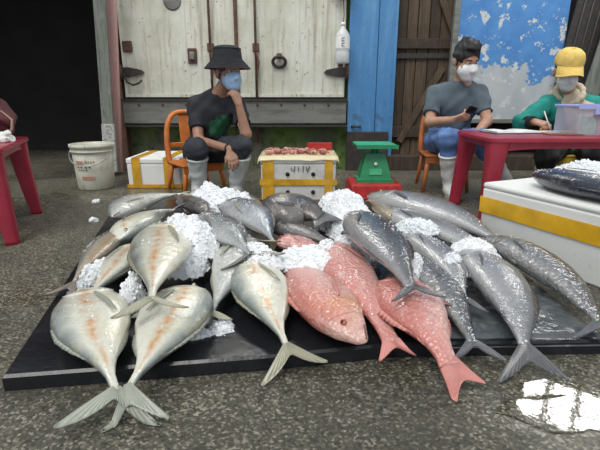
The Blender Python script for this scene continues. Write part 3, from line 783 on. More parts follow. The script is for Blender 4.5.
# wrinkled grey sheet at the right front corner
V = []; F = []; n1 = 40; n2 = 50
for i in range(n1):
    for j in range(n2):
        u = i / (n1 - 1); q = j / (n2 - 1); x = .42 + u * .55; y = 1.262 + .015 * u + q * 1.25
        z = MT + .006 + .006 * mnoise.noise(Vector((x * 8, y * 8, 1))) + .004 * mnoise.noise(Vector((x * 25, y * 25, 5)))
        if j == 0: z = MT - .018; y -= .006
        V.append((x, y, z))
for i in range(n1 - 1):
    for j in range(n2 - 1): a = i * n2 + j; F.append((a, a + n2, a + n2 + 1, a + 1))
mesh_obj('wrinkled_sheet', V, F, M['greytarp'], o)
# ------------------------------------------------------------------ fish
W_ = (.62, .64, .56)
M['trev'] = fish_mat('silver_white_skin', [(0, (.17, .20, .19)), (.14, (.42, .45, .40)), (.26, (.70, .70, .59)), (1, (.79, .78, .67))], .30, speck=.16, stripe=((.62, .27, .07), .46, .15, .95), blot=((.58, .50, .27), .52, .75, .6), scales=.15)
M['trevgold'] = fish_mat('gold_brown_skin', [(0, (.24, .22, .17)), (.25, (.42, .30, .18)), (.5, (.50, .46, .36)), (.75, (.25, .26, .27)), (1, (.42, .42, .42))], .32, head=((.52, .42, .17), .05, .4), blot=((.45, .20, .10), .5, .7, .5), scales=.3)
M['trevgrey'] = fish_mat('pale_grey_skin', [(0, (.20, .22, .22)), (.3, (.40, .42, .40)), (.6, (.56, .58, .54)), (1, (.66, .66, .60))], .30, blot=((.34, .31, .28), .52, .7, .6), scales=.2)
M['jack'] = fish_mat('steel_grey_skin', [(0, (.075, .085, .095)), (.35, (.15, .175, .19)), (.62, (.30, .33, .34)), (1, (.55, .56, .55))], .24, scales=.25)
M['bluejack'] = fish_mat('blue_grey_skin', [(0, (.05, .062, .085)), (.3, (.14, .17, .22)), (.6, (.33, .37, .41)), (1, (.58, .60, .60))], .22, blot=((.45, .22, .18), .66, .74, .5), scales=.3)
M['dark'] = fish_mat('brown_black_skin', [(0, (.045, .043, .045)), (.4, (.085, .078, .075)), (.75, (.15, .14, .135)), (1, (.24, .23, .22))], .3, blot=((.17, .14, .125), .5, .7, .7), scales=.3)
M['snap'] = fish_mat('coral_red_skin', [(0, (.58, .19, .15)), (.3, (.70, .27, .22)), (.6, (.76, .38, .32)), (1, (.80, .56, .49))], .34, head=((.80, .62, .53), .09, .7), collar=((.74, .36, .07), .20, .09, .75), blot=((.70, .44, .38), .52, .72, .7), scale_sz=85, scales=.7, metal=0)
M['snap2'] = fish_mat('pink_red_skin', [(0, (.60, .21, .175)), (.3, (.70, .29, .25)), (.6, (.75, .37, .33)), (1, (.80, .52, .47))], .34, blot=((.70, .42, .38), .5, .72, .7), scale_sz=85, scales=.75, metal=0)
M['cobia'] = fish_mat('slate_grey_skin', [(0, (.045, .048, .053)), (.3, (.085, .089, .096)), (.6, (.16, .165, .175)), (1, (.36, .36, .37))], .28, scales=.25)
M['pale'] = fish_mat('light_grey_skin', [(0, (.085, .09, .10)), (.3, (.19, .20, .21)), (.65, (.31, .32, .335)), (1, (.50, .51, .51))], .28, blot=((.48, .49, .50), .55, .72, .6), scales=.2)
M['scaly'] = fish_mat('scaly_grey_skin', [(0, (.035, .038, .045)), (.3, (.075, .08, .088)), (.6, (.17, .18, .19)), (1, (.45, .45, .44))], .25, scale_sz=60, scales=.8)
M['striped'] = fish_mat('brown_striped_skin', [(0, (.09, .075, .06)), (.4, (.24, .21, .17)), (.7, (.6, .58, .5)), (1, (.68, .66, .58))], .3, bands=(60, (.06, .05, .04), .7), scales=.2)
M['finpale'] = plain('pale_fin', (.34, .37, .31), .35, .3, 30, bump=.2); M['finyel'] = plain('yellowish_fin', (.36, .36, .19), .35, .3, 30, bump=.2)
M['finpink'] = plain('pink_fin', (.70, .30, .27), .35, .25, 30, bump=.2); M['findark'] = plain('dark_fin', (.10, .105, .115), .3, .35, 30, bump=.2)
M['fingrey'] = plain('grey_fin', (.19, .195, .19), .3, .35, 30, bump=.2); M['finbrown'] = plain('brown_fin', (.20, .17, .14), .35, .3, 30)
M['eyer'] = plain('red_brown_eye', (.35, .10, .05), .12); M['eyew'] = plain('pale_eye', (.42, .40, .33), .12); M['pupil'] = plain('black_pupil', (.008, .008, .008), .06)
M['mouth'] = plain('mouth_line', (.16, .07, .05), .5)

def fin_mat(name, a, b):
    t = NT(name); tc = t.n('TexCoord'); sep = t.n('SeparateXYZ'); t.l(tc.outputs['UV'], sep.inputs[0]); ob = tc.outputs['Object']
    nz = t.noise(ob, 40, 5, .6, .3, .7)
    w_ = t.math('ADD', t.math('MULTIPLY', t.math('SINE', t.math('MULTIPLY', sep.outputs['X'], 110)), .5), .5)
    col = t.mix(t.math('MULTIPLY', w_, .6), a, b); col = t.mix(t.math('MULTIPLY', nz, .45), col, b); edge = t.math('POWER', sep.outputs['Y'], 3.0)
    col = t.mix(t.math('MULTIPLY', edge, .35), col, b)
    return t.out(col, .3, t.bump(t.math('ADD', w_, t.math('MULTIPLY', nz, .8)), .5, .003), 0.0, Coat_Weight=.6, Coat_Roughness=.15)
M['finpale'] = fin_mat('pale_rayed_fin', (.46, .48, .40), (.24, .27, .22)); M['finyel'] = fin_mat('yellowish_rayed_fin', (.46, .45, .33), (.27, .27, .19))
M['finpink'] = fin_mat('pink_rayed_fin', (.74, .36, .32), (.56, .17, .14)); M['findark'] = fin_mat('dark_rayed_fin', (.17, .175, .185), (.045, .048, .055))
M['fingrey'] = fin_mat('grey_rayed_fin', (.28, .28, .26), (.11, .11, .105)); M['finbrown'] = fin_mat('brown_rayed_fin', (.27, .23, .18), (.12, .10, .08))
PROF = {  # t : (dorsal, ventral, thickness) in half-depths
 'trevally': [(0, .04, .04, .05), (.03, .24, .20, .28), (.08, .52, .44, .6), (.16, .80, .72, .9), (.28, .98, .96, 1), (.40, 1, 1, .98), (.55, .86, .86, .85), (.70, .56, .56, .6), (.82, .28, .28, .36), (.91, .11, .11, .22), (1, .09, .09, .13)],
 'red_snapper': [(0, .10, .10, .08), (.03, .30, .26, .35), (.09, .62, .48, .7), (.18, .90, .72, .95), (.30, 1, .95, 1), (.45, .98, .95, .95), (.60, .80, .78, .8), (.74, .54, .52, .55), (.86, .34, .32, .35), (.94, .27, .27, .24), (1, .30, .30, .17)],
 'grouper': [(0, .12, .12, .1), (.04, .38, .34, .5), (.12, .68, .62, .85), (.25, .92, .92, 1), (.42, 1, 1, 1), (.60, .86, .82, .82), (.78, .52, .5, .5), (.92, .32, .32, .28), (1, .32, .32, .18)],
 'cobia': [(0, .10, .10, .1), (.04, .34, .32, .45), (.12, .62, .62, .75), (.26, .90, .92, .98), (.42, 1, 1, 1), (.58, .90, .88, .9), (.74, .64, .60, .66), (.87, .36, .34, .4), (.95, .20, .20, .26), (1, .18, .18, .18)],
}
def prof(kind, t):
    P = PROF[kind]
    for a, b in zip(P, P[1:]):
        if t <= b[0]:
            u = (t - a[0]) / (b[0] - a[0]); u = u if a[0] else u ** .6
            return tuple(a[i] + (b[i] - a[i]) * u for i in (1, 2, 3))
    return P[-1][1:]
SPECIES = {'trevally': dict(fin='finyel', eye='eyew', pect=.26, dors=(.42, .92, .07)), 'red_snapper': dict(fin='finpink', eye='eyer', pect=.20, dors=(.28, .88, .14)),
           'grouper': dict(fin='findark', eye='eyew', pect=.16, dors=(.3, .9, .2)), 'cobia': dict(fin='findark', eye='eyew', pect=.16, dors=(.45, .93, .12))}
def fish(kind, label, mat, pts, D, tk=.42, side=1, roll=0.0, tail=.16, spread=42, fork=.4, tdir=None, name=None, cat='fish', fin=None, nofins=False, world=False, dors=True, tailroll=0.0, belly=.0, group=None):
    """pts: spine from nose to tail root; side=+1 puts the back to the left of the head-to-tail direction"""
    sp = SPECIES[kind]; P0 = [Vector(p) if world else at(*p) for p in pts]
    n = 30; P, L = catmull(P0, n); up = Vector((0, 0, 1))
    T = [(P[min(i + 1, n - 1)] - P[max(i - 1, 0)]).normalized() for i in range(n)]
    B = []; N = []
    for t in T:
        b = up.cross(t).normalized() * side; nn = t.cross(b).normalized()
        if nn.z < 0: nn = -nn
        r = math.radians(roll); b2 = b * math.cos(r) + nn * math.sin(r); n2 = nn * math.cos(r) - b * math.sin(r)
        B.append(b2); N.append(n2)
    H = D / 2
    def ev(t):
        x = t * (n - 1); i = min(int(x), n - 2); u = x - i
        return P[i].lerp(P[i + 1], u), T[i].lerp(T[i + 1], u).normalized(), B[i].lerp(B[i + 1], u).normalized(), N[i].lerp(N[i + 1], u).normalized()
    def surf(t, th, off=0.0):
        p, tt, b, nn = ev(t); d, v, w_ = prof(kind, t); c, s = math.cos(th), math.sin(th)
        q = b * (c * (d if c > 0 else v) * H) + nn * (math.copysign(abs(s) ** .78, s) * w_ * H * tk)
        return p + q + q.normalized() * off
    if not nofins: FS.append((label, surf))
    m = 24; ts = [0, .012, .03, .055, .085, .12, .16, .2, .25, .3, .35, .4, .45, .5, .55, .6, .65, .7, .75, .8, .84, .88, .92, .95, .98, 1.0]
    root = thing(name or kind, label, cat, P[n // 2] - Vector((0, 0, D * tk * .5)), group)
    V = []; UV = []; F = []
    for t in ts:
        for j in range(m):
            th = 2 * math.pi * j / m; V.append(surf(t, th)); UV.append((t, .5 - .5 * math.cos(th)))
    for i in range(len(ts) - 1):
        for j in range(m): F.append((i * m + j, i * m + (j + 1) % m, (i + 1) * m + (j + 1) % m, (i + 1) * m + j))
    F.append(tuple(range(m))[::-1]); F.append(tuple((len(ts) - 1) * m + j for j in range(m)))
    c3 = Vector(np.array(V).mean(axis=0))
    if ((V[m + 1] - V[m]).cross(V[2 * m] - V[m])).dot(V[m] - P[1]) > 0: pass
    else: F = [q[::-1] for q in F]
    mesh_obj('body', V, F, M[mat], root, True, UV)
    fm = M[fin or sp['fin']]
    # tail fin
    p, tt, b, nn = ev(1.0)
    td = Vector(tdir).normalized() if tdir is not None else tt
    if tdir is not None and len(tdir) == 3: b = (b - td * b.dot(td)).normalized(); nn = td.cross(b).normalized(); nn = nn if nn.z > 0 else -nn
    if tailroll: r = math.radians(tailroll); b, nn = b * math.cos(r) + nn * math.sin(r), nn * math.cos(r) - b * math.sin(r)
    V = []; F = []; UV = []; nu, ns = 9, 33; root_h = prof(kind, 1.0)[0] * H * .9
    for sgn in (1, -1):
        for i in range(nu):
            u = i / (nu - 1)
            for j in range(ns):
                s = j / (ns - 1) * 2 - 1; a = math.radians(spread) * s; ln = tail * (fork * .8 + (1 - fork * .8) * abs(s) ** 2.0)
                ln *= 1 - .10 * (abs(s) > .97)
                q = p - td * .012 + b * (root_h * s * (1 - u * .5)) + (td * math.cos(a) + b * math.sin(a)) * ln * u
                ray = .0016 * (j % 2) * min(1, u * 3)
                q += nn * (sgn * (.0045 * (1 - u) + .0012) + .010 * math.sin(s * 2.3 + u * 2) * u + ray)
                V.append(q); UV.append((j / (ns - 1), u))
    for sgn in (0, 1):
        o_ = sgn * nu * ns
        for i in range(nu - 1):
            for j in range(ns - 1):
                q = (o_ + i * ns + j, o_ + i * ns + j + 1, o_ + (i + 1) * ns + j + 1, o_ + (i + 1) * ns + j); F.append(q if sgn else q[::-1])
    for i in range(nu - 1):
        for j in (0, ns - 1): F.append((i * ns + j, (i + 1) * ns + j, nu * ns + (i + 1) * ns + j, nu * ns + i * ns + j))
    for j in range(ns - 1): k = (nu - 1) * ns + j; F.append((k, k + 1, nu * ns + k + 1, nu * ns + k))
    for k in range(len(V)):
        if V[k].z < .004: V[k].z = .004 + (V[k].z % .003)
    mesh_obj('tail_fin', V, F, fm, root, True, UV)
    if nofins: return root
    def edge_fin(nm, t0, t1, h, th):
        V = []; F = []; UV = []; k = 16
        for i in range(k):
            u = i / (k - 1); t = t0 + (t1 - t0) * u; p_, tt_, b_, n_ = ev(t); o_ = b_ * (1 if th < 1 else -1)
            hh = h * D * (math.sin(math.pi * min(1, u * 1.15 + .12)) ** .7 if u < .85 else .35 * (1 - u) / .15 + .02)
            base = surf(t, th, -.004); tip = base + (o_ * .75 + tt_ * .65) * hh - n_ * hh * .15 + n_ * .003 * (i % 2)
            V += [base + n_ * .002, tip, base - n_ * .002]; UV += [(u, 0), (u, 1), (u, 0)]
        for i in range(k - 1):
            a = i * 3; e = a + 3; F += [(a, e, e + 1, a + 1), (a + 1, e + 1, e + 2, a + 2)]
        return mesh_obj(nm, V, F, fm, root, True, UV)
    if dors: edge_fin('dorsal_fin', sp['dors'][0], sp['dors'][1], sp['dors'][2], 0.0)
    edge_fin('anal_fin', .62, .90, .06, math.pi); edge_fin('pelvic_fin', .34, .44, .20, math.pi)
    # pectoral fin: a blade lying along the upper flank
    V = []; F = []; UV = []; k = 10; t0 = .25
    for i in range(k):
        u = i / (k - 1); t = t0 + sp['pect'] * u * 1.0; thc = math.radians(100 + 22 * u)
        wd = .27 * D * (math.sin(math.pi * (u * .82 + .16)) ** .8) / max(.2, H)
        V += [surf(t, thc - wd * .55 * .5, .004 + .006 * u), surf(t, thc, .007 + .008 * u), surf(t, thc + wd * .55 * .5, .004 + .006 * u)]; UV += [(0, u), (.5, u), (1, u)]
    for i in range(k - 1):
        a = i * 3; e = a + 3; F += [(a, e, e + 1, a + 1), (a + 1, e + 1, e + 2, a + 2)]
    mesh_obj('pectoral_fin', V, F, fm, root, True, UV)
    # gill cover: a raised plate behind the cheek
    V = []; F = []; UV = []; nt, na = 7, 13
    for i in range(nt):
        u = i / (nt - 1)
        for j in range(na):
            q = j / (na - 1) * 2 - 1; th = math.radians(95 + 58 * q); te = .245 - .075 * q * q; t = .13 + (te - .13) * u
            V.append(surf(t, th, .001 + .006 * u ** 2 if i < nt - 1 else -.002)); UV.append((t, .5 - .5 * math.cos(th)))
    for i in range(nt - 1):
        for j in range(na - 1): F.append((i * na + j, i * na + j + 1, (i + 1) * na + j + 1, (i + 1) * na + j))
    mesh_obj('gill_cover', V, F, M[mat], root, True, UV)
    # eye
    pe = surf(.095, math.radians(62)); p_, tt_, b_, n_ = ev(.095); ne = (pe - p_).normalized(); re = .032 * D + .005
    R = frame(ne, tt_)
    e = mesh_obj('eye', *lathe_vf([(0, re * .45), (re * .5, re * .40), (re * .85, re * .2), (re, -.003)], 16, pe, R), M[sp['eye']], root)
    mesh_obj('pupil', *lathe_vf([(0, re * .56), (re * .32, re * .50), (re * .5, re * .38)], 12, pe, R), M['pupil'], e)
    # mouth slit
    q = [surf(t, math.radians(122 + 14 * t / .07), .0015) for t in (.006, .02, .035, .05, .065)]
    mesh_obj('mouth', *tube_vf(q, .0028, 5), M['mouth'], root)
    return root

FS = []
def dv(a, b):  # direction between two ground-ish pixel points
    return at(*b) - at(*a)
TR = 'trevally'
# --- left: pale trevallies
fish(TR, 'pale trevally at the front left corner, tail hanging onto the floor', 'trev', [(88, 291, .115), (93, 322, .115), (104, 358, .105), (116, 391, .065)], .238, .44, -1, 0, .175, 50, .28, dv((116, 391, .06), (108, 432, .012)), fin='finpale')
fish(TR, 'pale trevally second from the left in the front row, tail on the floor', 'trev', [(190, 288, .12), (173, 318, .12), (150, 355, .105), (129, 388, .07)], .235, .44, 1, 0, .16, 36, .45, dv((129, 388, .07), (134, 424, .012)), fin='finpale')
fish(TR, 'round pale trevally lying across the heads of the two front left fish', 'trev', [(168, 224, .195), (162, 247, .205), (155, 276, .215), (151, 300, .215)], .255, .38, -1, 0, .135, 58, .3, dv((151, 300, .21), (150, 322, .19)), fin='finyel')
fish(TR, 'small pale trevally tucked between the golden fish and the round one', 'trev', [(138, 245, .135), (117, 268, .135), (96, 289, .12), (86, 300, .09)], .17, .46, 1, 8, .06, 30, .5)
fish(TR, 'golden brown trevally along the left edge of the mat', 'trevgold', [(136, 228, .13), (108, 243, .13), (84, 267, .12), (72, 285, .10)], .15, .5, 1, 10, .12, 48, .35, dv((72, 285, .1), (62, 300, .06)), fin='finbrown')
fish(TR, 'pale trevally with a grey upright tail behind the round fish', 'trev', [(118, 241, .15), (136, 226, .17), (157, 215, .18), (175, 210, .18)], .225, .5, -1, 12, .10, 22, .8, None, fin='fingrey', tailroll=55)
fish(TR, 'grey-white fish at the back left corner of the mat', 'trevgrey', [(112, 217, .12), (133, 204, .13), (158, 197, .14), (182, 194, .15)], .19, .55, 1, 10, .10, 30, .5)
fish('grouper', 'small brown-black fish head in the ice at the back left', 'dark', [(208, 214, .16), (196, 205, .17), (184, 199, .16), (176, 196, .15)], .14, .6, 1, 0, .05, 30, .7, name='rock_fish')
fish(TR, 'slim striped brown fish by the foot of the taped fish box', 'striped', [(224, 192, .15), (240, 196, .15), (256, 204, .14), (270, 213, .13)], .12, .5, 1, 0, .08, 30, .5)
fish(TR, 'silver trevally in the middle with its tail over the black mat', 'trevgrey', [(246, 237, .14), (236, 262, .14), (221, 292, .12), (211, 314, .10)], .205, .42, 1, 0, .085, 64, .35, dv((208, 314, .1), (206, 328, .08)))
fish(TR, 'pale trevally left of the red snappers, tail fanned on the floor', 'trev', [(249, 262, .13), (261, 289, .125), (275, 321, .11), (287, 347, .08)], .215, .44, -1, 0, .15, 50, .32, dv((287, 347, .08), (297, 376, .015)), fin='finyel')
fish(TR, 'steel grey jack with a wide forked tail on the ice', 'jack', [(194, 219, .19), (213, 225, .20), (234, 238, .20), (250, 254, .19)], .195, .5, 1, 10, .16, 62, .25, dv((250, 254, .19), (257, 266, .18)), fin='fingrey')
fish(TR, 'blue-grey jack lying behind the one with the wide forked tail', 'bluejack', [(218, 206, .19), (238, 209, .20), (260, 222, .19), (274, 243, .16)], .205, .52, 1, 12, .10, 45, .4, dv((274, 243, .16), (262, 250, .13)))
fish('grouper', 'big brown-black grouper in front of the taped fish box', 'dark', [(262, 222, .15), (281, 214, .18), (302, 210, .19), (321, 217, .17)], .29, .66, 1, 15, .13, 30, .95, dv((321, 217, .17), (334, 228, .15)))
fish('grouper', 'dark slender fish below the big grouper, pointing at the ice', 'dark', [(268, 226, .13), (290, 230, .13), (312, 236, .13), (331, 243, .12)], .13, .6, 1, 0, .05, 18, .95, name='rock_fish')
# --- red snappers
RS = 'red_snapper'
fish(RS, 'red snapper mostly buried in ice with only its head showing', 'snap2', [(276, 243, .15), (293, 244, .14), (312, 251, .12), (330, 262, .10)], .15, .5, 1, 0, .06, 30, .7)
fish(RS, 'red snapper facing the camera with a yellow cheek and open eye', 'snap', [(364, 343, .105), (341, 318, .125), (314, 288, .13), (290, 256, .12)], .215, .46, 1, 0, .10, 30, .6)
fish(RS, 'long pink-red snapper in the middle of the three, tail at the mat edge', 'snap2', [(331, 243, .15), (350, 272, .15), (373, 308, .125), (392, 343, .085)], .20, .44, -1, 0, .085, 36, .55, dv((392, 343, .08), (402, 366, .05)))
fish(RS, 'rightmost pink-red snapper with its tail drooping onto the floor', 'snap2', [(393, 281, .135), (412, 306, .135), (435, 338, .115), (450, 366, .075)], .225, .46, -1, 0, .125, 24, .62, dv((448, 366, .07), (466, 391, .012)))
# --- right: grey fish
CB = 'cobia'
fish(CB, 'dark slate fish lying over the rightmost snapper, tail on its back', 'cobia', [(352, 214, .24), (376, 236, .25), (397, 262, .24), (411, 288, .21)], .215, .5, 1, 0, .12, 50, .35, dv((411, 288, .2), (424, 303, .19)))
fish(CB, 'pale grey fish curving between the slate fish and the speckled one', 'pale', [(398, 236, .15), (426, 247, .16), (450, 268, .15), (464, 300, .12)], .15, .6, 1, 0, .10, 40, .4, dv((464, 300, .1), (475, 320, .07)))
fish(CB, 'dark speckled fish with a forked tail right of the last snapper', 'scaly', [(408, 254, .12), (433, 277, .125), (455, 307, .11), (472, 343, .075)], .15, .6, 1, 0, .125, 46, .35, dv((472, 343, .07), (485, 369, .045)))
fish(CB, 'broad grey fish with a ragged tail hanging over the right front edge', 'pale', [(458, 251, .15), (490, 271, .15), (514, 305, .125), (525, 348, .085)], .185, .54, 1, 0, .15, 42, .45, dv((525, 348, .08), (534, 382, .012)))
fish(CB, 'longest pale grey fish along the back beside the large foam box', 'pale', [(368, 196, .13), (410, 204, .15), (455, 218, .15), (497, 240, .13)], .25, .55, 1, 8, .12, 30, .5)
fish(CB, 'scaly dark grey fish reaching the right edge below the foam box', 'scaly', [(482, 238, .14), (520, 252, .145), (562, 280, .125), (600, 322, .10)], .16, .62, 1, 5, .15, 35, .45, dv((600, 322, .1), (606, 360, .055)))
fish(CB, 'light grey fish under crushed ice between the two long grey ones', 'pale', [(378, 211, .12), (420, 224, .13), (462, 241, .12), (496, 262, .10)], .21, .5, 1, 0, .10, 30, .5)
fish(RS, 'brownish fish head poking from the ice by the red tub', 'trevgold', [(398, 222, .13), (388, 214, .14), (378, 206, .13), (370, 201, .12)], .11, .6, 1, 0, .05, 25, .7)
# fish on the lid of the large foam box
def onbox(x, y, z): return cen + Rb @ Vector((x, y, 0)) + Vector((0, 0, BH + z))
M['inky'] = fish_mat('blue_black_skin', [(0, (.020, .025, .045)), (.4, (.045, .055, .085)), (.7, (.15, .17, .2)), (1, (.4, .42, .44))], .2, scales=.2)
sx_ = 1 if (Rb @ Vector((1, 0, 0))).y < 0 else -1
fish(CB, 'blue-black fish on the lid of the large foam box', 'inky', [onbox(-sx_ * .36, -.04, .05), onbox(-sx_ * .12, -.10, .06), onbox(sx_ * .15, -.115, .06), onbox(sx_ * .45, -.06, .05)], .18, .62, -1, 0, .14, 35, .4, world=True)
fish(CB, 'blue-black fish behind another on the large foam box lid, mostly iced', 'inky', [onbox(-sx_ * .25, .12, .05), onbox(-sx_ * .0, .10, .055), onbox(sx_ * .25, .09, .055), onbox(sx_ * .46, .08, .05)], .15, .6, 1, 0, .10, 35, .4, world=True)

# ------------------------------------------------------------------ crushed ice
def ice_heap(label, c, rx, ry, h, rz=0.0, seed=0, dens=17000, wet=False, base=0.02):
    rnd = random.Random(seed); c = Vector(c); R = Matrix.Rotation(rz, 3, 'Z'); V = []; F = []
    def surfp(u, a):
        x = u * math.cos(a); y = u * math.sin(a); q = mnoise.noise(Vector((x * 2.3, y * 2.3, seed * 3.1))); q2 = mnoise.noise(Vector((x * 7, y * 7, seed * 1.7)))
        k = 1 + .22 * mnoise.noise(Vector((math.cos(a) * 1.4, math.sin(a) * 1.4, seed + 9)))
        z = h * (max(0, 1 - u * u) ** .75) * (1 + .45 * q) + .012 * q2 - base * u ** 4
        return Vector((x * rx * k, y * ry * k, z))
    nu, na = 16, 44
    V.append(c + R @ surfp(0, 0))
    for i in range(1, nu + 1):
        for j in range(na): V.append(c + R @ surfp(i / nu, 2 * math.pi * j / na))
    for j in range(na): F.append((0, 1 + j, 1 + (j + 1) % na))
    for i in range(nu - 1):
        for j in range(na): a = 1 + i * na; F.append((a + j, a + na + j, a + na + (j + 1) % na, a + (j + 1) % na))
    n = int(dens * math.pi * rx * ry)
    cube = [(-1, -1, -1), (1, -1, -1), (1, 1, -1), (-1, 1, -1), (-1, -1, 1), (1, -1, 1), (1, 1, 1), (-1, 1, 1)]
    cf = [(0, 3, 2, 1), (4, 5, 6, 7), (0, 1, 5, 4), (1, 2, 6, 5), (2, 3, 7, 6), (3, 0, 4, 7)]
    for _ in range(n):
        u = math.sqrt(rnd.random()) * 1.04; a = rnd.uniform(0, 6.2832); p = c + R @ surfp(min(u, 1), a) * 1.0
        if u > 1: p += R @ Vector((math.cos(a) * rx, math.sin(a) * ry, 0)) * (u - 1)
        s = rnd.uniform(.0018, .0062) * (1 if rnd.random() < .93 else 1.8)
        E_ = Euler((rnd.uniform(0, 6), rnd.uniform(0, 6), rnd.uniform(0, 6))).to_matrix(); b0 = len(V)
        for q in cube: V.append(p + E_ @ Vector((q[0] * s * rnd.uniform(.5, 1.2), q[1] * s * rnd.uniform(.5, 1.2), q[2] * s * rnd.uniform(.4, 1))))
        F += [tuple(b0 + k for k in f_) for f_ in cf]
    o = mesh_obj('crushed_ice', V, F, M['icewet' if wet else 'ice'], None, False)
    return tag(o, label, 'ice', 'crushed ice on the fish', 'stuff')
ice_heap('crushed ice heaped right of the round pale trevally', at(192, 243, .17), .13, .17, .10, .2, 1)
ice_heap('crushed ice below the silver jacks beside the round trevally', at(186, 266, .12), .085, .10, .08, 0, 2)
ice_heap('crushed ice at the back between the striped and brown-black fish', at(214, 203, .13), .17, .20, .11, 0, 3)
ice_heap('largest heap of crushed ice behind the red snappers', at(349, 224, .10), .16, .26, .15, .2, 4)
ice_heap('crushed ice in front of the slate fish head', at(356, 248, .12), .12, .12, .09, 0, 5)
ice_heap('crushed ice covering the buried red snapper', at(308, 262, .15), .15, .09, .055, -.5, 6)
ice_heap('crushed ice in the gap left of the red snappers', at(264, 262, .16), .08, .07, .04, 0, 7)
ice_heap('crushed ice between the golden and the small pale trevally', at(104, 272, .09), .045, .14, .055, -.5, 8)
ice_heap('small crushed ice patch under the upright grey tail', at(181, 228, .14), .07, .10, .07, 0, 9)
ice_heap('crushed ice spread over the light grey fish on the right', at(474, 251, .165), .10, .09, .045, -.5, 10)
ice_heap('thin ice crust on the longest grey fish', at(418, 226, .185), .11, .08, .028, -.6, 11, wet=True)
ice_heap('ice bits on the mat beside the second front trevally', at(221, 328, .052), .05, .05, .022, 0, 12)
ice_heap('ice bits between the two front left trevallies and the round one', at(132, 293, .11), .045, .06, .06, 0, 13)
ice_heap('crushed ice strip along the slate fish', at(414, 272, .15), .03, .10, .06, -.5, 14)
ice_heap('crushed ice behind the round pale trevally', at(178, 229, .20), .08, .06, .05, .2, 15)
ice_heap('thin layer of ice over the head of the trevally left of the snappers', at(252, 252, .165), .10, .07, .035, -.3, 17)
ice_heap('crushed ice between the two upper red snappers', at(328, 254, .15), .06, .09, .05, .3, 18)
ice_heap('crushed ice between the big grouper and the foam box', at(335, 207, .08), .12, .12, .09, 0, 19)
ice_heap('loose ice bits on the black mat under the middle trevally tail', at(196, 335, .052), .06, .035, .012, .2, 20)
ice_heap('crushed ice between the striped fish and the blue-grey jack', at(240, 203, .14), .09, .09, .06, 0, 21)
ice_heap('ice bits beside the golden trevally tail', at(79, 291, .06), .035, .05, .035, 0, 22)
ice_heap('ice along the flank of the broad grey fish', at(452, 262, .17), .035, .06, .03, -.6, 23, wet=True)
ice_heap('crushed ice on the lid of the large foam box', onbox(-sx_ * .05, .07, .03), .36, .13, .10, RZ, 16)

def crumbs(label, plan, seed):
    rnd = random.Random(seed); V = []; F = []
    cf = [(0, 2, 4), (2, 1, 4), (1, 3, 4), (3, 0, 4), (2, 0, 5), (1, 2, 5), (3, 1, 5), (0, 3, 5)]
    for key, n, t0, t1, a0, a1 in plan:
        for lab, sf in FS:
            if key not in lab: continue
            cl = [(rnd.uniform(t0, t1), rnd.gauss((a0 + a1) / 2, (a1 - a0) / 3)) for _ in range(5)]
            for i_ in range(int(n * .55)):
                ct, ca = cl[i_ % 5]
                p = sf(min(1, max(.01, rnd.gauss(ct, .05))), math.radians(rnd.gauss(ca, 13)), .0008); s = rnd.uniform(.0010, .0030) * (1 if rnd.random() < .94 else 2)
                E_ = Euler((rnd.uniform(0, 6), rnd.uniform(0, 6), rnd.uniform(0, 6))).to_matrix(); b0 = len(V)
                for q in ((1, 0, 0), (-1, 0, 0), (0, 1, 0), (0, -1, 0), (0, 0, 1), (0, 0, -1)): V.append(p + E_ @ Vector(q) * s * rnd.uniform(.6, 1.3))
                F += [tuple(b0 + k for k in f_) for f_ in cf]
    return tag(mesh_obj('ice_crumbs', V, F, M['ice'], None, False), label, 'ice', 'ice crumbs on the fish', 'stuff')
crumbs('white ice crumbs sprinkled over the grey fish on the right', [('slate fish', 260, .05, .95, 60, 150), ('broad grey', 260, .1, .9, 50, 140), ('dark speckled', 260, .2, 1, 60, 130), ('pale grey fish curving', 260, .1, .95, 50, 130), ('longest pale', 200, .2, .9, 60, 140), ('scaly dark', 160, .1, .95, 50, 130), ('light grey fish under', 500, .1, .9, 50, 140), ('lid of the large', 200, .1, .8, 40, 130)], 1)
crumbs('white ice crumbs sprinkled over the red snappers', [('yellow cheek', 160, .35, .95, 50, 140), ('long pink', 220, .05, .6, 50, 140), ('rightmost pink', 60, .2, .8, 60, 130), ('buried', 200, .2, .9, 40, 140)], 2)
crumbs('white ice crumbs sprinkled over the pale trevallies on the left', [('front left corner', 50, .1, .6, 60, 140), ('second from the left', 80, .05, .6, 50, 140), ('round pale', 260, .02, .5, 30, 140), ('upright tail', 200, .2, 1, 50, 140), ('golden', 80, .2, .9, 100, 160), ('silver trevally', 150, .0, .6, 50, 140), ('left of the red', 220, .0, .35, 40, 140), ('jack', 160, .05, .7, 50, 140), ('grey-white', 150, .1, .9, 60, 140), ('grouper', 100, .1, .9, 60, 140)], 3)
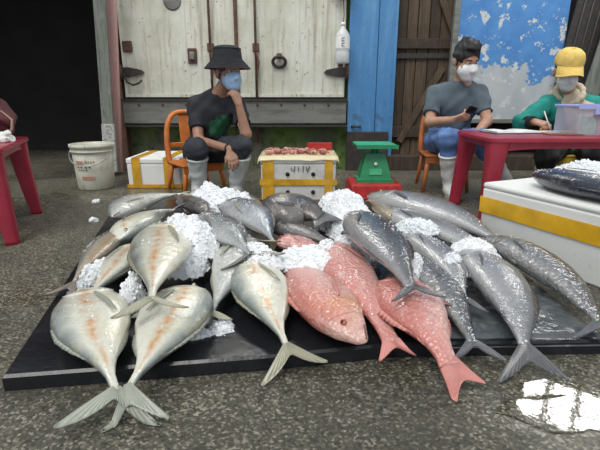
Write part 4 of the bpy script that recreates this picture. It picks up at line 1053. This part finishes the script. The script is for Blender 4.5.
# shellfish pieces on the taped box
M['shell'] = plain('red_brown_shell', (.26, .075, .06), .35, .5, 60); M['shellp'] = plain('pink_shell', (.52, .26, .20), .4, .5, 60)
rnd = random.Random(7)
for k in range(22):
    px = (-.22 + (k % 8) * .058 + rnd.uniform(-.01, .01), -.10 + (k // 8) * .085 + rnd.uniform(-.012, .012)); c = Vector((FB[0] + px[0], FB[1] + px[1], FBH + .018)); s = rnd.uniform(.85, 1.15)
    o = thing('shellfish', 'small reddish shellfish in the heap on the taped fish box', 'shellfish', c, 'shellfish on the taped fish box')
    a = rnd.uniform(0, 6.28); R = Matrix.Rotation(a, 3, 'Z')
    pr = [(.0, -.030), (.010, -.026), (.019, -.012), (.021, .002), (.016, .016), (.006, .026), (0, .028)]
    v, q = lathe_vf([(r * s, z * s) for r, z in pr], 12, c + Vector((0, 0, .006)), R @ frame((1, 0, .25))); mesh_obj('shell', v, q, M['shell' if k % 3 else 'shellp'], o)
    for j in range(5):
        b = (j - 2) * .45; p = R @ Vector((.004 * j - .01, 0, .012)); q_ = R @ Vector((.012 * (j - 2), -.030 * s, .018)); e_ = R @ Vector((.016 * (j - 2), -.046 * s, -.004))
        mesh_obj('claw', *tube_vf([c + p, c + q_, c + e_], [.005, .004, .002], 5), M['shellp'], o)
o = thing('plastic_tray', 'small red plastic tray at the back of the taped fish box', 'tray', (.16, 3.69, FBH + .012)); c = WORLD[o]
MB().add(*box_vf((.20, .03, .008), c + Vector((0, 0, .006)))).build('base', M['redcrate'], o)
for s, L in ((1, .2), (-1, .2)): box('side', (.20, .008, .055), c + Vector((0, s * .015, .03)), M['redcrate'], o, bevel=.002)
for k in range(6): box('upright', (.01, .006, .05), c + Vector((-.09 + .036 * k, -.021, .032)), M['redcrate'], o)
# ------------------------------------------------------------------ people
M['skin'] = plain('skin', (.42, .235, .155), .5, .1, 25, Subsurface_Weight=.08, Subsurface_Radius=(.02, .008, .005))
M['skin2'] = plain('tan_skin', (.34, .185, .12), .5, .1, 25, Subsurface_Weight=.08, Subsurface_Radius=(.02, .008, .005))
M['hair'] = plain('black_hair', (.012, .011, .012), .45, .4, 60, bump=.6); M['hairbrown'] = plain('brown_hair', (.07, .028, .02), .5, .4, 60, bump=.6)
M['eyewhite'] = plain('eye_white', (.6, .58, .55), .2); M['iris'] = plain('dark_iris', (.02, .012, .01), .15)
M['maskblue'] = plain('blue_mask', (.30, .45, .66), .75, .12, 30, bump=.2); M['maskwhite'] = plain('white_mask', (.72, .73, .75), .75, .08, 30, bump=.2)
M['hatblack'] = plain('black_cotton', (.016, .017, .024), .85, .3, 40, bump=.3); M['hatlining'] = plain('red_lining', (.16, .02, .02), .8)
M['denimdark'] = plain('charcoal_trousers', (.025, .029, .038), .85, .35, 14, bump=.4); M['denim'] = plain('blue_jeans', (.105, .195, .42), .85, .3, 12, bump=.4)
M['teegrey'] = plain('slate_grey_cotton', (.085, .115, .14), .9, .2, 12, bump=.3)
M['bootwhite'] = plain('white_rubber', (.66, .68, .66), .4, .12, 12); M['bootgrey'] = plain('wet_grey_white_rubber', (.50, .53, .52), .35, .2, 12)
M['sole'] = plain('dull_yellow_sole', (.30, .28, .18), .7)
M['teal'] = plain('teal_fleece', (.012, .24, .20), .9, .2, 14, bump=.3); M['cream'] = plain('cream_fleece', (.56, .48, .36), .9, .12, 14, bump=.3)
M['blackcloth'] = plain('black_cloth', (.014, .014, .016), .9, .3, 14); M['yellow'] = plain('yellow_cotton', (.72, .52, .14), .8, .12, 20, bump=.2)
M['yellowplastic'] = plain('yellow_plastic', (.50, .36, .05), .45)
M['phone'] = plain('black_phone', (.012, .012, .014), .12)
def tee_mat():
    t = NT('black_tee_with_green_print'); tc = t.n('TexCoord'); d = t.n('VectorMath', operation='DISTANCE'); d.inputs[1].default_value = (.075, -.16, -.055)
    t.l(tc.outputs['Object'], d.inputs[0]); nz = t.noise(t.coord(), 24, 5, .6, .35, .65)
    m = t.math('LESS_THAN', t.math('ADD', d.outputs['Value'], t.math('MULTIPLY', nz, .03)), .135)
    base = t.mix(t.noise(t.coord(), 12, lo=.3, hi=.7), (.010, .011, .015), (.022, .023, .030))
    return t.out(t.mix(t.math('MULTIPLY', m, .9), base, t.mix(nz, (.010, .06, .03), (.03, .17, .08))), .88)
M['tee'] = tee_mat()

def hand(S, w, d, nrm, thumb, curl=(.35, .45, .35), size=1.0, k=.006, spread=.05, thumb_out=.7):
    """w wrist, d hand direction, nrm back of the hand, thumb=+1/-1 side"""
    w = Vector(w); d = Vector(d).normalized(); nrm = Vector(nrm); nrm = (nrm - d * nrm.dot(d)).normalized(); sd = d.cross(nrm).normalized() * thumb   # sd points to the thumb
    s = size; kn = []
    for i, o in enumerate((.030, .010, -.010, -.029)):
        q = w + d * (.088 - .006 * abs(i - 1)) * s + sd * o * s; kn.append(q)
        S.cone(w + d * .012 * s + sd * o * .6 * s, q, .015 * s, .0125 * s, .012)
    for i, L in enumerate((.072, .080, .074, .058)):
        p = kn[i]; a = 0; r = .0098 * s
        dd = (d + sd * spread * (1.5 - i)).normalized()
        for j, fr in enumerate((.45, .31, .24)):
            a += curl[j]; v = dd * math.cos(a) - nrm * math.sin(a); q = p + v * L * fr * s
            S.cone(p, q, r, r * .9, k); p = q; r *= .9
    p = w + d * .028 * s + sd * .024 * s; v = (d * .75 + sd * thumb_out - nrm * .25).normalized(); q = p + v * .042 * s
    S.cone(p, q, .0145 * s, .0115 * s, .008); v2 = (d * .95 + sd * thumb_out * .35 - nrm * .35).normalized(); S.cone(q, q + v2 * .034 * s, .0112 * s, .0092 * s, .006)

HS = 1.12
def hs(*a): return tuple(q * HS for q in a)
def headmat(c, f, roll=0.0):
    f = Vector(f).normalized(); x = f.cross(Vector((0, 0, 1))).normalized(); u = x.cross(f).normalized()
    R = Matrix((x, f, u)).transposed()
    if roll: R = R @ Matrix.Rotation(roll, 3, 'Y')
    return Vector(c), R
def build_person(label, J, hd, mats, hands, boots, fat=1.0, extra=None):
    """J joint positions, hd=(centre, rotation) of the head"""
    pts = [Vector(p) for p in J.values()]
    lo = Vector((min(p.x for p in pts) - .28, min(p.y for p in pts) - .32, -.01)); hi = Vector((max(p.x for p in pts) + .28, max(p.y for p in pts) + .26, hd[0].z + .22))
    root = thing('person', label, 'person', (J['hip'].x, J['hip'].y, 0))
    C, R = hd; HL = lambda x, y, z: C + R @ Vector((x, y, z)) * HS
    side = (J['shL'] - J['shR']).normalized()
    def torso(S, g, k=.06):
        hipR = J['hip'].lerp(J['hipR'], .9); hipL = J['hip'].lerp(J['hipL'], .9)
        S.cone(hipR, hipL, .105 * fat + g, .105 * fat + g, k)
        S.cone(J['hip'], J['chest'], .118 * fat + g, .128 * fat + g, k)
        a = J['chest'].lerp(J['shR'], .55); b = J['chest'].lerp(J['shL'], .55); S.cone(a, b, .105 * fat + g, .105 * fat + g, k)
        S.cone(J['shR'].lerp(J['chest'], .12), J['shL'].lerp(J['chest'], .12), .050 + g, .050 + g, .03)
        for q_ in ('shR', 'shL'): S.cone(J['neck'], J[q_].lerp(J['chest'], .08), .050 + g * .6, .046 + g, .03)
        S.cone(J['chest'], J['neck'] - (J['neck'] - J['chest']) * .25, .10 + g, .07 + g, k)
    def limb(S, a, b, ra, rb, g, k=.03, **q): S.cone(J[a], J[b], ra + g, rb + g, k, **q)
    # ---- continuous skin body
    S = SDF(lo, hi, .0055)
    torso(S, 0)
    for s in 'RL':
        limb(S, 'sh' + s, 'el' + s, .052, .040, 0); limb(S, 'el' + s, 'wr' + s, .041, .027, 0, .02)
        limb(S, 'hip' + s, 'kn' + s, .082, .060, 0, .04); limb(S, 'kn' + s, 'an' + s, .056, .040, 0, .03)
        fd = J.get('toe' + s, J['an' + s] + Vector((0, -.16, -.04))); S.cone(J['an' + s], fd, .038, .030, .02)
    S.cone(J['neck'], HL(0, -.015, -.06), .060, .056, .03)
    S.ell(HL(0, -.012, .032), hs(.076, .096, .098), R, .02).ell(HL(0, .03, -.045), hs(.058, .062, .070), R, .03).ell(HL(0, .062, -.098), hs(.030, .026, .024), R, .03)
    S.cone(HL(0, .086, .012), HL(0, .104, -.028), .009, .015, .012).cone(HL(-.028, .080, .027), HL(.028, .080, .027), .012, .012, .015)
    for x in (-1, 1):
        S.ell(HL(x * .079, -.008, -.012), hs(.011, .022, .032), R, .008); S.ell(HL(x * .031, .098, .008), hs(.016, .013, .009), R, 0, 'sub')
        S.ell(HL(x * .042, .062, -.03), hs(.022, .022, .02), R, .02)
    S.cone(HL(-.018, .086, -.066), HL(.018, .086, -.066), .009, .009, .006)
    for h in hands: hand(S, *h[0], **h[1])
    mesh_obj('body', *S.surf(), M[mats['skin']], root)
    for x in (-1, 1):
        e = mesh_obj('eye', *lathe_vf([(.0, .011), (.007, .009), (.011, .003), (.0105, -.003)], 12, HL(x * .031, .079, .009), R @ frame((0, 1, 0))), M['eyewhite'], root)
        mesh_obj('iris', *lathe_vf([(0, .0128), (.0035, .0122), (.0058, .0100)], 10, HL(x * .031, .079, .009), R @ frame((0, 1, 0))), M['iris'], e)
        mesh_obj('eyebrow', *tube_vf([HL(x * .014, .096, .031), HL(x * .032, .093, .036), HL(x * .05, .080, .031)], [.004, .0045, .002], 6), M['hair'], root)
    # ---- trousers
    S = SDF(lo, hi, .007)
    hipR = J['hip'].lerp(J['hipR'], .9); hipL = J['hip'].lerp(J['hipL'], .9); S.cone(hipR, hipL, .118 * fat, .118 * fat, .05).cone(J['hip'], J['hip'].lerp(J['chest'], .3), .128 * fat, .128 * fat, .05)
    for s in 'RL':
        limb(S, 'hip' + s, 'kn' + s, .088, .074, .012, .04); e = J['kn' + s].lerp(J['an' + s], 1 - boots + .12); S.cone(J['kn' + s], e, .074, .064, .03, cut=True)
    S.folds(.007, 55, 11); mesh_obj('trousers', *S.surf(), M[mats['trousers']], root)
    # ---- boots
    for s in 'RL':
        an = J['an' + s]; kn = J['kn' + s]; toe = J.get('toe' + s, an + Vector((0, -.16, -.04))); top = an.lerp(kn, boots)
        a2 = Vector((min(an.x, toe.x, top.x), min(an.y, toe.y, top.y), min(an.z, toe.z, top.z))) - Vector((.12, .12, .12)); b2 = Vector((max(an.x, toe.x, top.x), max(an.y, toe.y, top.y), max(an.z, toe.z, top.z))) + Vector((.12, .12, .06))
        a2.z = max(a2.z, -.02); S = SDF(a2, b2, .006)
        S.cone(an, top, .054, .080, .03, cut=True).cone(an + Vector((0, .01, -.03)), toe, .050, .044, .04).plane((0, 0, .012), (0, 0, -1)); S.folds(.003, 60, 2)
        bt = mesh_obj('boot', *S.surf(), M[mats['boots']], root)
        d = toe - an; d.z = 0; d.normalize(); q = Vector((d.y, -d.x, 0)); V = []; F = []; n = 20
        for z in (.002, .022):
            for i in range(n):
                a = 2 * math.pi * i / n; cc_ = an.lerp(toe, .5); L = (toe - an).length / 2 + .055; p = cc_ + d * math.cos(a) * L + q * math.sin(a) * .052 * (1 if math.cos(a) > -.2 else .85); V.append((p.x, p.y, z))
        for i in range(n): F.append((i, (i + 1) % n, n + (i + 1) % n, n + i))
        F += [tuple(range(n))[::-1], tuple(range(n, 2 * n))]; mesh_obj('sole', V, F, M['sole'], bt, False)
        up_ = (top - an).normalized(); mesh_obj('top_band', *lathe_vf([(.074, -.016), (.084, -.014), (.084, .0), (.074, .003)], 24, top, frame(up_)), M[mats['boots']], bt)
    # ---- top garment
    S = SDF(lo, hi, .007); torso(S, .016)
    hem = J['hip'].lerp(J['chest'], .02); S.plane(hem, (J['hip'] - J['chest']))
    nd = (HL(0, -.015, -.06) - J['neck']).normalized(); S.cone(J['neck'] + nd * .035 + Vector((0, -.012, 0)), J['neck'] + nd * .2, .064, .09, op='sub'); S.plane(J['neck'] + nd * .085, nd)
    sl = mats.get('sleeve', .68)
    for s in 'RL':
        if sl <= 1: e = J['sh' + s].lerp(J['el' + s], sl); S.cone(J['sh' + s], e, .060, .064, .02, cut=True)
        else:
            limb(S, 'sh' + s, 'el' + s, .064, .060, .012, .025); e = J['el' + s].lerp(J['wr' + s], .72); S.cone(J['el' + s], e, .070, .050, .03, cut=True)
    S.folds(.006, 38, 5)
    mesh_obj(mats.get('topname', 'shirt'), *S.surf(), M[mats['shirt']], root)
    # collar ring
    if mats.get('collar'):
        Rn = frame(nd, (0, -1, 0)); pts = [J['neck'] + Rn @ Vector((.066 * math.cos(a), .066 * math.sin(a), .030 - .018 * math.sin(a))) for a in np.linspace(0, 2 * math.pi, 25)]
        mesh_obj('collar', *tube_vf(pts, .008, 6, False), M[mats['collar']], root)
    # ---- mask
    S = SDF(C - Vector((.16, .16, .2)), C + Vector((.16, .16, .14)), .004)
    S.ell(HL(0, .052, -.048), hs(.068, .068, .066), R, .01).cone(HL(0, .098, .006), HL(0, .118, -.03), .010, .018, .02).ell(HL(0, .075, -.09), hs(.045, .04, .035), R, .02)
    S.plane(HL(0, .028, 0), R @ Vector((0, -1, 0))).plane(HL(0, .1, .008), R @ Vector((0, -.35, 1)))
    mk = mesh_obj('face_mask', *S.surf(), M[mats['mask']], root)
    for x in (-1, 1):
        mesh_obj('ear_loop', *tube_vf([HL(x * .060, .035, -.015), HL(x * .080, .005, .015), HL(x * .088, -.016, .0), HL(x * .082, -.015, -.035), HL(x * .062, .035, -.075)], .0022, 5), M[mats['mask']], mk)
    return root, HL, R
def hair_cap(root, HL, R, C, mat, lift=.012, top=.0, cut=None):
    S = SDF(C - Vector((.18, .18, .18)), C + Vector((.18, .18, .22)), .005)
    S.ell(HL(0, -.016, .036 + top), hs(.077 + lift, .096 + lift, .098 + lift), R, .01).ell(HL(0, .03, .105 + top), hs(.055, .06, .035 + top), R, .02)
    S.ell(HL(0, .10, -.035), hs(.084, .075, .10), R, 0, 'sub'); S.ell(HL(0, .03, -.09), hs(.095, .085, .075), R, 0, 'sub')
    S.folds(.006, 95, 3)
    if cut is not None: S.plane(HL(0, 0, cut), R @ Vector((0, 0, 1)))
    S.plane(HL(0, 0, -.055), R @ Vector((0, .25, -1)))
    return mesh_obj('hair', *S.surf(), M[mat], root)

# --- man in the bucket hat
J = dict(hip=atY(208, 150, 3.86), chest=atY(212, 116, 3.80), neck=atY(218, 97, 3.73), shR=atY(195, 104, 3.79), shL=atY(237, 104, 3.74),
         elR=atY(199, 141, 3.58), elL=atY(246, 134, 3.47), wrR=atY(231, 149, 3.36), wrL=atY(239, 105, 3.46),
         knR=atY(197, 149, 3.42), knL=atY(241, 147, 3.40), anR=atY(199, 187, 3.52), anL=atY(236, 187, 3.50))
J['hipR'] = J['hip'] + Vector((-.10, 0, 0)); J['hipL'] = J['hip'] + Vector((.10, -.01, 0))
for s in 'RL': J['an' + s].z = .085; J['toe' + s] = Vector((J['an' + s].x + (.0 if s == 'R' else .03), J['an' + s].y - .15, .05))
J['toeR'].x -= .01
hd = headmat(atY(228, 72, 3.64), (.60, -.78, -.08))
hands = [((J['wrR'], (.15, -.35, -.62), (.2, -.85, .45), 1), dict(curl=(.25, .35, .3), thumb_out=.5)),
         ((J['wrL'], (-.22, .06, .62), (.75, -.6, .1), 1), dict(curl=(.75, .75, .5), thumb_out=.6))]
root, HL, R = build_person('seated man in black bucket hat and blue mask resting his chin on a hand', J, hd, dict(skin='skin2', trousers='denimdark', boots='bootgrey', shirt='tee', mask='maskblue'), hands, .80)
hair_cap(root, HL, R, hd[0], 'hairbrown', .006, cut=.035)
Rh = (R @ Euler((math.radians(4), 0, 0)).to_matrix()) * 1.10; hc = HL(0, -.008, .052)
ht = mesh_obj('bucket_hat', *lathe_vf([(0, .122), (.05, .121), (.080, .114), (.094, .10), (.103, .045), (.106, .028), (.128, .005), (.160, -.028), (.163, -.032)], 36, hc, Rh), M['hatblack'], root)
mesh_obj('hat_lining', *lathe_vf([(.162, -.034), (.127, -.001), (.101, .022), (.098, .03)], 36, hc, Rh), M['hatlining'], ht)
for k in range(4): mesh_obj('brim_stitching', *tube_vf([hc + Rh @ Vector(((.118 + .012 * k) * math.cos(a), (.118 + .012 * k) * math.sin(a), .0175 - .0125 * k)) for a in np.linspace(0, 2 * math.pi, 37)], .0012, 4, False), M['hatblack'], ht)
mesh_obj('crown_seam', *tube_vf([hc + Rh @ Vector((.096 * math.cos(a), .096 * math.sin(a), .099)) for a in np.linspace(0, 2 * math.pi, 37)], .003, 5, False), M['hatblack'], ht)
wv = (J['wrR'] - J['elR']).normalized(); mesh_obj('wristband', *lathe_vf([(.029, -.006), (.034, -.006), (.034, .006), (.029, .006)], 20, J['wrR'] - wv * .03, frame(wv)), M['hatblack'], root)
chair('plastic_chair', 'orange plastic chair under the man in the bucket hat', (J['hip'].x - .11, 3.86, 0), .62, M['orange'], .255, .66)

# --- man with the phone
J = dict(hip=atY(449, 140, 3.95), chest=atY(455, 110, 3.90), neck=atY(462, 85, 3.82), shR=atY(434, 93, 3.86), shL=atY(480, 92, 3.82),
         elR=atY(430, 122, 3.72), elL=atY(487, 121, 3.68), wrR=atY(453, 120, 3.52), wrL=atY(473, 138, 3.50),
         knR=atY(449, 139, 3.50), knL=atY(479, 140, 3.49), anR=atY(450, 188, 3.60), anL=atY(508, 187, 3.66))
J['hipR'] = J['hip'] + Vector((-.10, -.01, 0)); J['hipL'] = J['hip'] + Vector((.10, 0, 0))
for s in 'RL': J['an' + s].z = .085; J['toe' + s] = Vector((J['an' + s].x + (-.02 if s == 'R' else .06), J['an' + s].y - .15, .05))
hd = headmat(atY(466, 60, 3.75), (.22, -.86, -.42), .05)
hands = [((J['wrR'], (.62, -.45, .22), (.05, -.75, -.6), 1), dict(curl=(.55, .75, .6), thumb_out=.7)),
         ((J['wrL'], (-.30, -.35, -.60), (.1, -.8, .4), -1), dict(curl=(.3, .4, .35)))]
root, HL, R = build_person('seated man in grey tee shirt and jeans looking at his phone', J, hd, dict(skin='skin', trousers='denim', boots='bootwhite', shirt='teegrey', mask='maskwhite', sleeve=.72), hands, .70, fat=1.02)
hair_cap(root, HL, R, hd[0], 'hair', .009, top=.004)
pw = J['wrR'] + Vector((.62, -.45, .22)).normalized() * .115 + Vector((.0, .01, .015))
o = thing('mobile_phone', 'black mobile phone held by the man in jeans', 'phone', pw)
Rp = frame((-.05, .80, .60), (.3, 0, 1)); v, q = box_vf((.070, .145, .009), pw, Rp, .003); mesh_obj('casing', v, q, M['phone'], o, False)
v, q = box_vf((.062, .130, .001), pw + Rp @ Vector((0, 0, .0052)), Rp); mesh_obj('screen', v, q, M['bookcover'], o, False)
chair('plastic_chair', 'dull orange plastic chair under the man with the phone', (J['hip'].x - .03, 3.97, 0), -.1, M['orange2'], .315, .72)

# --- person writing at the table
J = dict(hip=atY(571, 146, 4.08), chest=atY(571, 120, 4.02), neck=atY(569, 94, 3.94), shR=atY(546, 104, 3.99), shL=atY(595, 105, 3.98),
         elR=atY(522, 124, 3.76), elL=atY(614, 125, 3.74), wrR=atY(535, 122, 3.50), wrL=atY(598, 124, 3.50),
         knR=atY(546, 156, 3.62), knL=atY(597, 156, 3.62), anR=atY(545, 190, 3.72), anL=atY(600, 190, 3.72))
J['hipR'] = J['hip'] + Vector((-.10, 0, 0)); J['hipL'] = J['hip'] + Vector((.10, 0, 0))
for s in 'RL': J['an' + s].z = .085; J['toe' + s] = Vector((J['an' + s].x, J['an' + s].y - .15, .05)); J['wr' + s].z = max(J['wr' + s].z, TZ + .04)
hd = headmat(atY(567, 71, 3.86), (-.12, -.88, -.36))
hands = [((J['wrR'], (.35, -.62, -.12), (-.15, -.3, .9), -1), dict(curl=(.75, .6, .4), thumb_out=.5)), ((J['wrL'], (-.3, -.7, -.1), (.1, -.3, .9), 1), dict(curl=(.3, .3, .2)))]
root, HL, R = build_person('person in yellow cap and teal and cream hoodie writing at the red table', J, hd, dict(skin='skin', trousers='blackcloth', boots='bootwhite', shirt='teal', mask='maskwhite', sleeve=2, topname='hoodie'), hands, .6, fat=1.12)
hair_cap(root, HL, R, hd[0], 'hair', .004, cut=.03)
ch = J['chest']; nk = J['neck']
lo = ch - Vector((.30, .32, .30)); hi = ch + Vector((.30, .2, .34)); S = SDF(lo, hi, .007)
S.cone(J['hip'], ch, .158, .166, .06).cone(ch.lerp(J['shR'], .5), ch.lerp(J['shL'], .5), .139, .139, .06).cone(ch, nk - (nk - ch) * .2, .133, .105, .05)
S.folds(.006, 38, 5); S.plane(ch + Vector((0, -.02, 0)), (0, 1, 0)); ax = Vector((1, 0, 0))
S.plane(ch + Vector((-.115, 0, -.02)), (-1, 0, -.42)).plane(ch + Vector((.115, 0, -.02)), (1, 0, -.42)); S.plane(J['hip'] + Vector((0, 0, .02)), (0, 0, -1)); S.plane(nk + Vector((0, 0, .05)), (0, -.2, 1))
hp = mesh_obj('chest_panel', *S.surf(), M['cream'], root)
nd = (HL(0, -.015, -.06) - nk).normalized(); Rn = frame(nd, (0, -1, 0))
S = SDF(nk - Vector((.22, .22, .15)), nk + Vector((.22, .22, .2)), .006)
ring = [nk + Rn @ Vector((.090 * math.cos(a), .085 * math.sin(a) + .012, .018 - .060 * math.sin(a))) for a in np.linspace(0, 2 * math.pi, 15)]
for a, b in zip(ring, ring[1:]): S.cone(a, b, .022, .022, .01)
S.ell(nk + Vector((0, .12, -.01)), (.11, .06, .06), None, .03); S.folds(.006, 50, 2)
mesh_obj('hood', *S.surf(), M['cream'], root)
for s in 'RL':
    e = J['el' + s]; w2 = J['wr' + s]; d = (w2 - e).normalized(); mesh_obj('cuff', *lathe_vf([(.034, .02), (.043, .018), (.056, -.06), (.058, -.085), (.05, -.088)], 20, e.lerp(w2, .86), frame(d)), M['blackcloth'], root)
for k in range(5):
    p = ch + Vector((-.050 + .026 * k, -.150, .125)); q = box('chest_letter_stroke', (.016, .012, .026), p, M['ink'], hp, bevel=.003)
hc = HL(0, -.012, .038)
Rc = R * 1.13
cp = mesh_obj('cap', *lathe_vf([(0, .118), (.03, .117), (.06, .108), (.083, .088), (.094, .060), (.098, .030), (.098, .018), (.092, .012)], 32, hc, Rc @ Euler((math.radians(-4), 0, 0)).to_matrix()), M['yellow'], root)
V = []; F = []; n1, n2 = 15, 7
for sg in (0, 1):
    for i in range(n1):
        a = math.radians(-68 + 136 * i / (n1 - 1))
        for j in range(n2):
            u = j / (n2 - 1); r0 = .094; ext = .085 * math.cos(a * 1.1) ** .6 * u if abs(a) < 1.4 else 0
            x = (r0) * math.sin(a) * (1 + .06 * u); y = r0 * math.cos(a) + ext; z = .022 - .030 * u - .055 * (x / .1) ** 2 * u - .003 * sg; V.append(hc + Rc @ Vector((x, y, z)))
for sg in (0, 1):
    o_ = sg * n1 * n2
    for i in range(n1 - 1):
        for j in range(n2 - 1): q = (o_ + i * n2 + j, o_ + i * n2 + j + 1, o_ + (i + 1) * n2 + j + 1, o_ + (i + 1) * n2 + j); F.append(q if not sg else q[::-1])
for i in range(n1 - 1): a = i * n2 + n2 - 1; F.append((a, a + n2, n1 * n2 + a + n2, n1 * n2 + a))
mesh_obj('visor', V, F, M['yellow'], cp)
mesh_obj('button', *lathe_vf([(0, .126), (.008, .124), (.010, .116)], 12, hc, Rc), M['yellow'], cp)
for k in range(3):
    a0_ = math.pi * k / 3; mesh_obj('panel_seam', *tube_vf([hc + Rc @ Vector((.0985 * math.cos(t_) * math.cos(a0_), .0985 * math.cos(t_) * math.sin(a0_), .024 + .096 * math.sin(t_))) for t_ in np.linspace(0, math.pi, 17)], .0016, 5), M['yellow'], cp)
pp = J['wrR'] + Vector((.35, -.62, -.12)).normalized() * .105
o = thing('pen', 'slim pale pen held upright in the writing hand', 'pen', pp + Vector((.012, -.02, -.05)))
mesh_obj('barrel', *tube_vf([pp + Vector((.01, -.03, -.035)), pp + Vector((-.03, .02, .10))], .0045, 8), M['paper'], o); mesh_obj('tip', *tube_vf([pp + Vector((.01, -.03, -.035)), pp + Vector((.013, -.034, -.048))], [.0042, .001], 8), M['ink'], o)
chair('plastic_chair', 'yellow plastic chair under the person in the yellow cap', (J['hip'].x, 4.1, 0), 0, M['yellowplastic'], .30, .60)
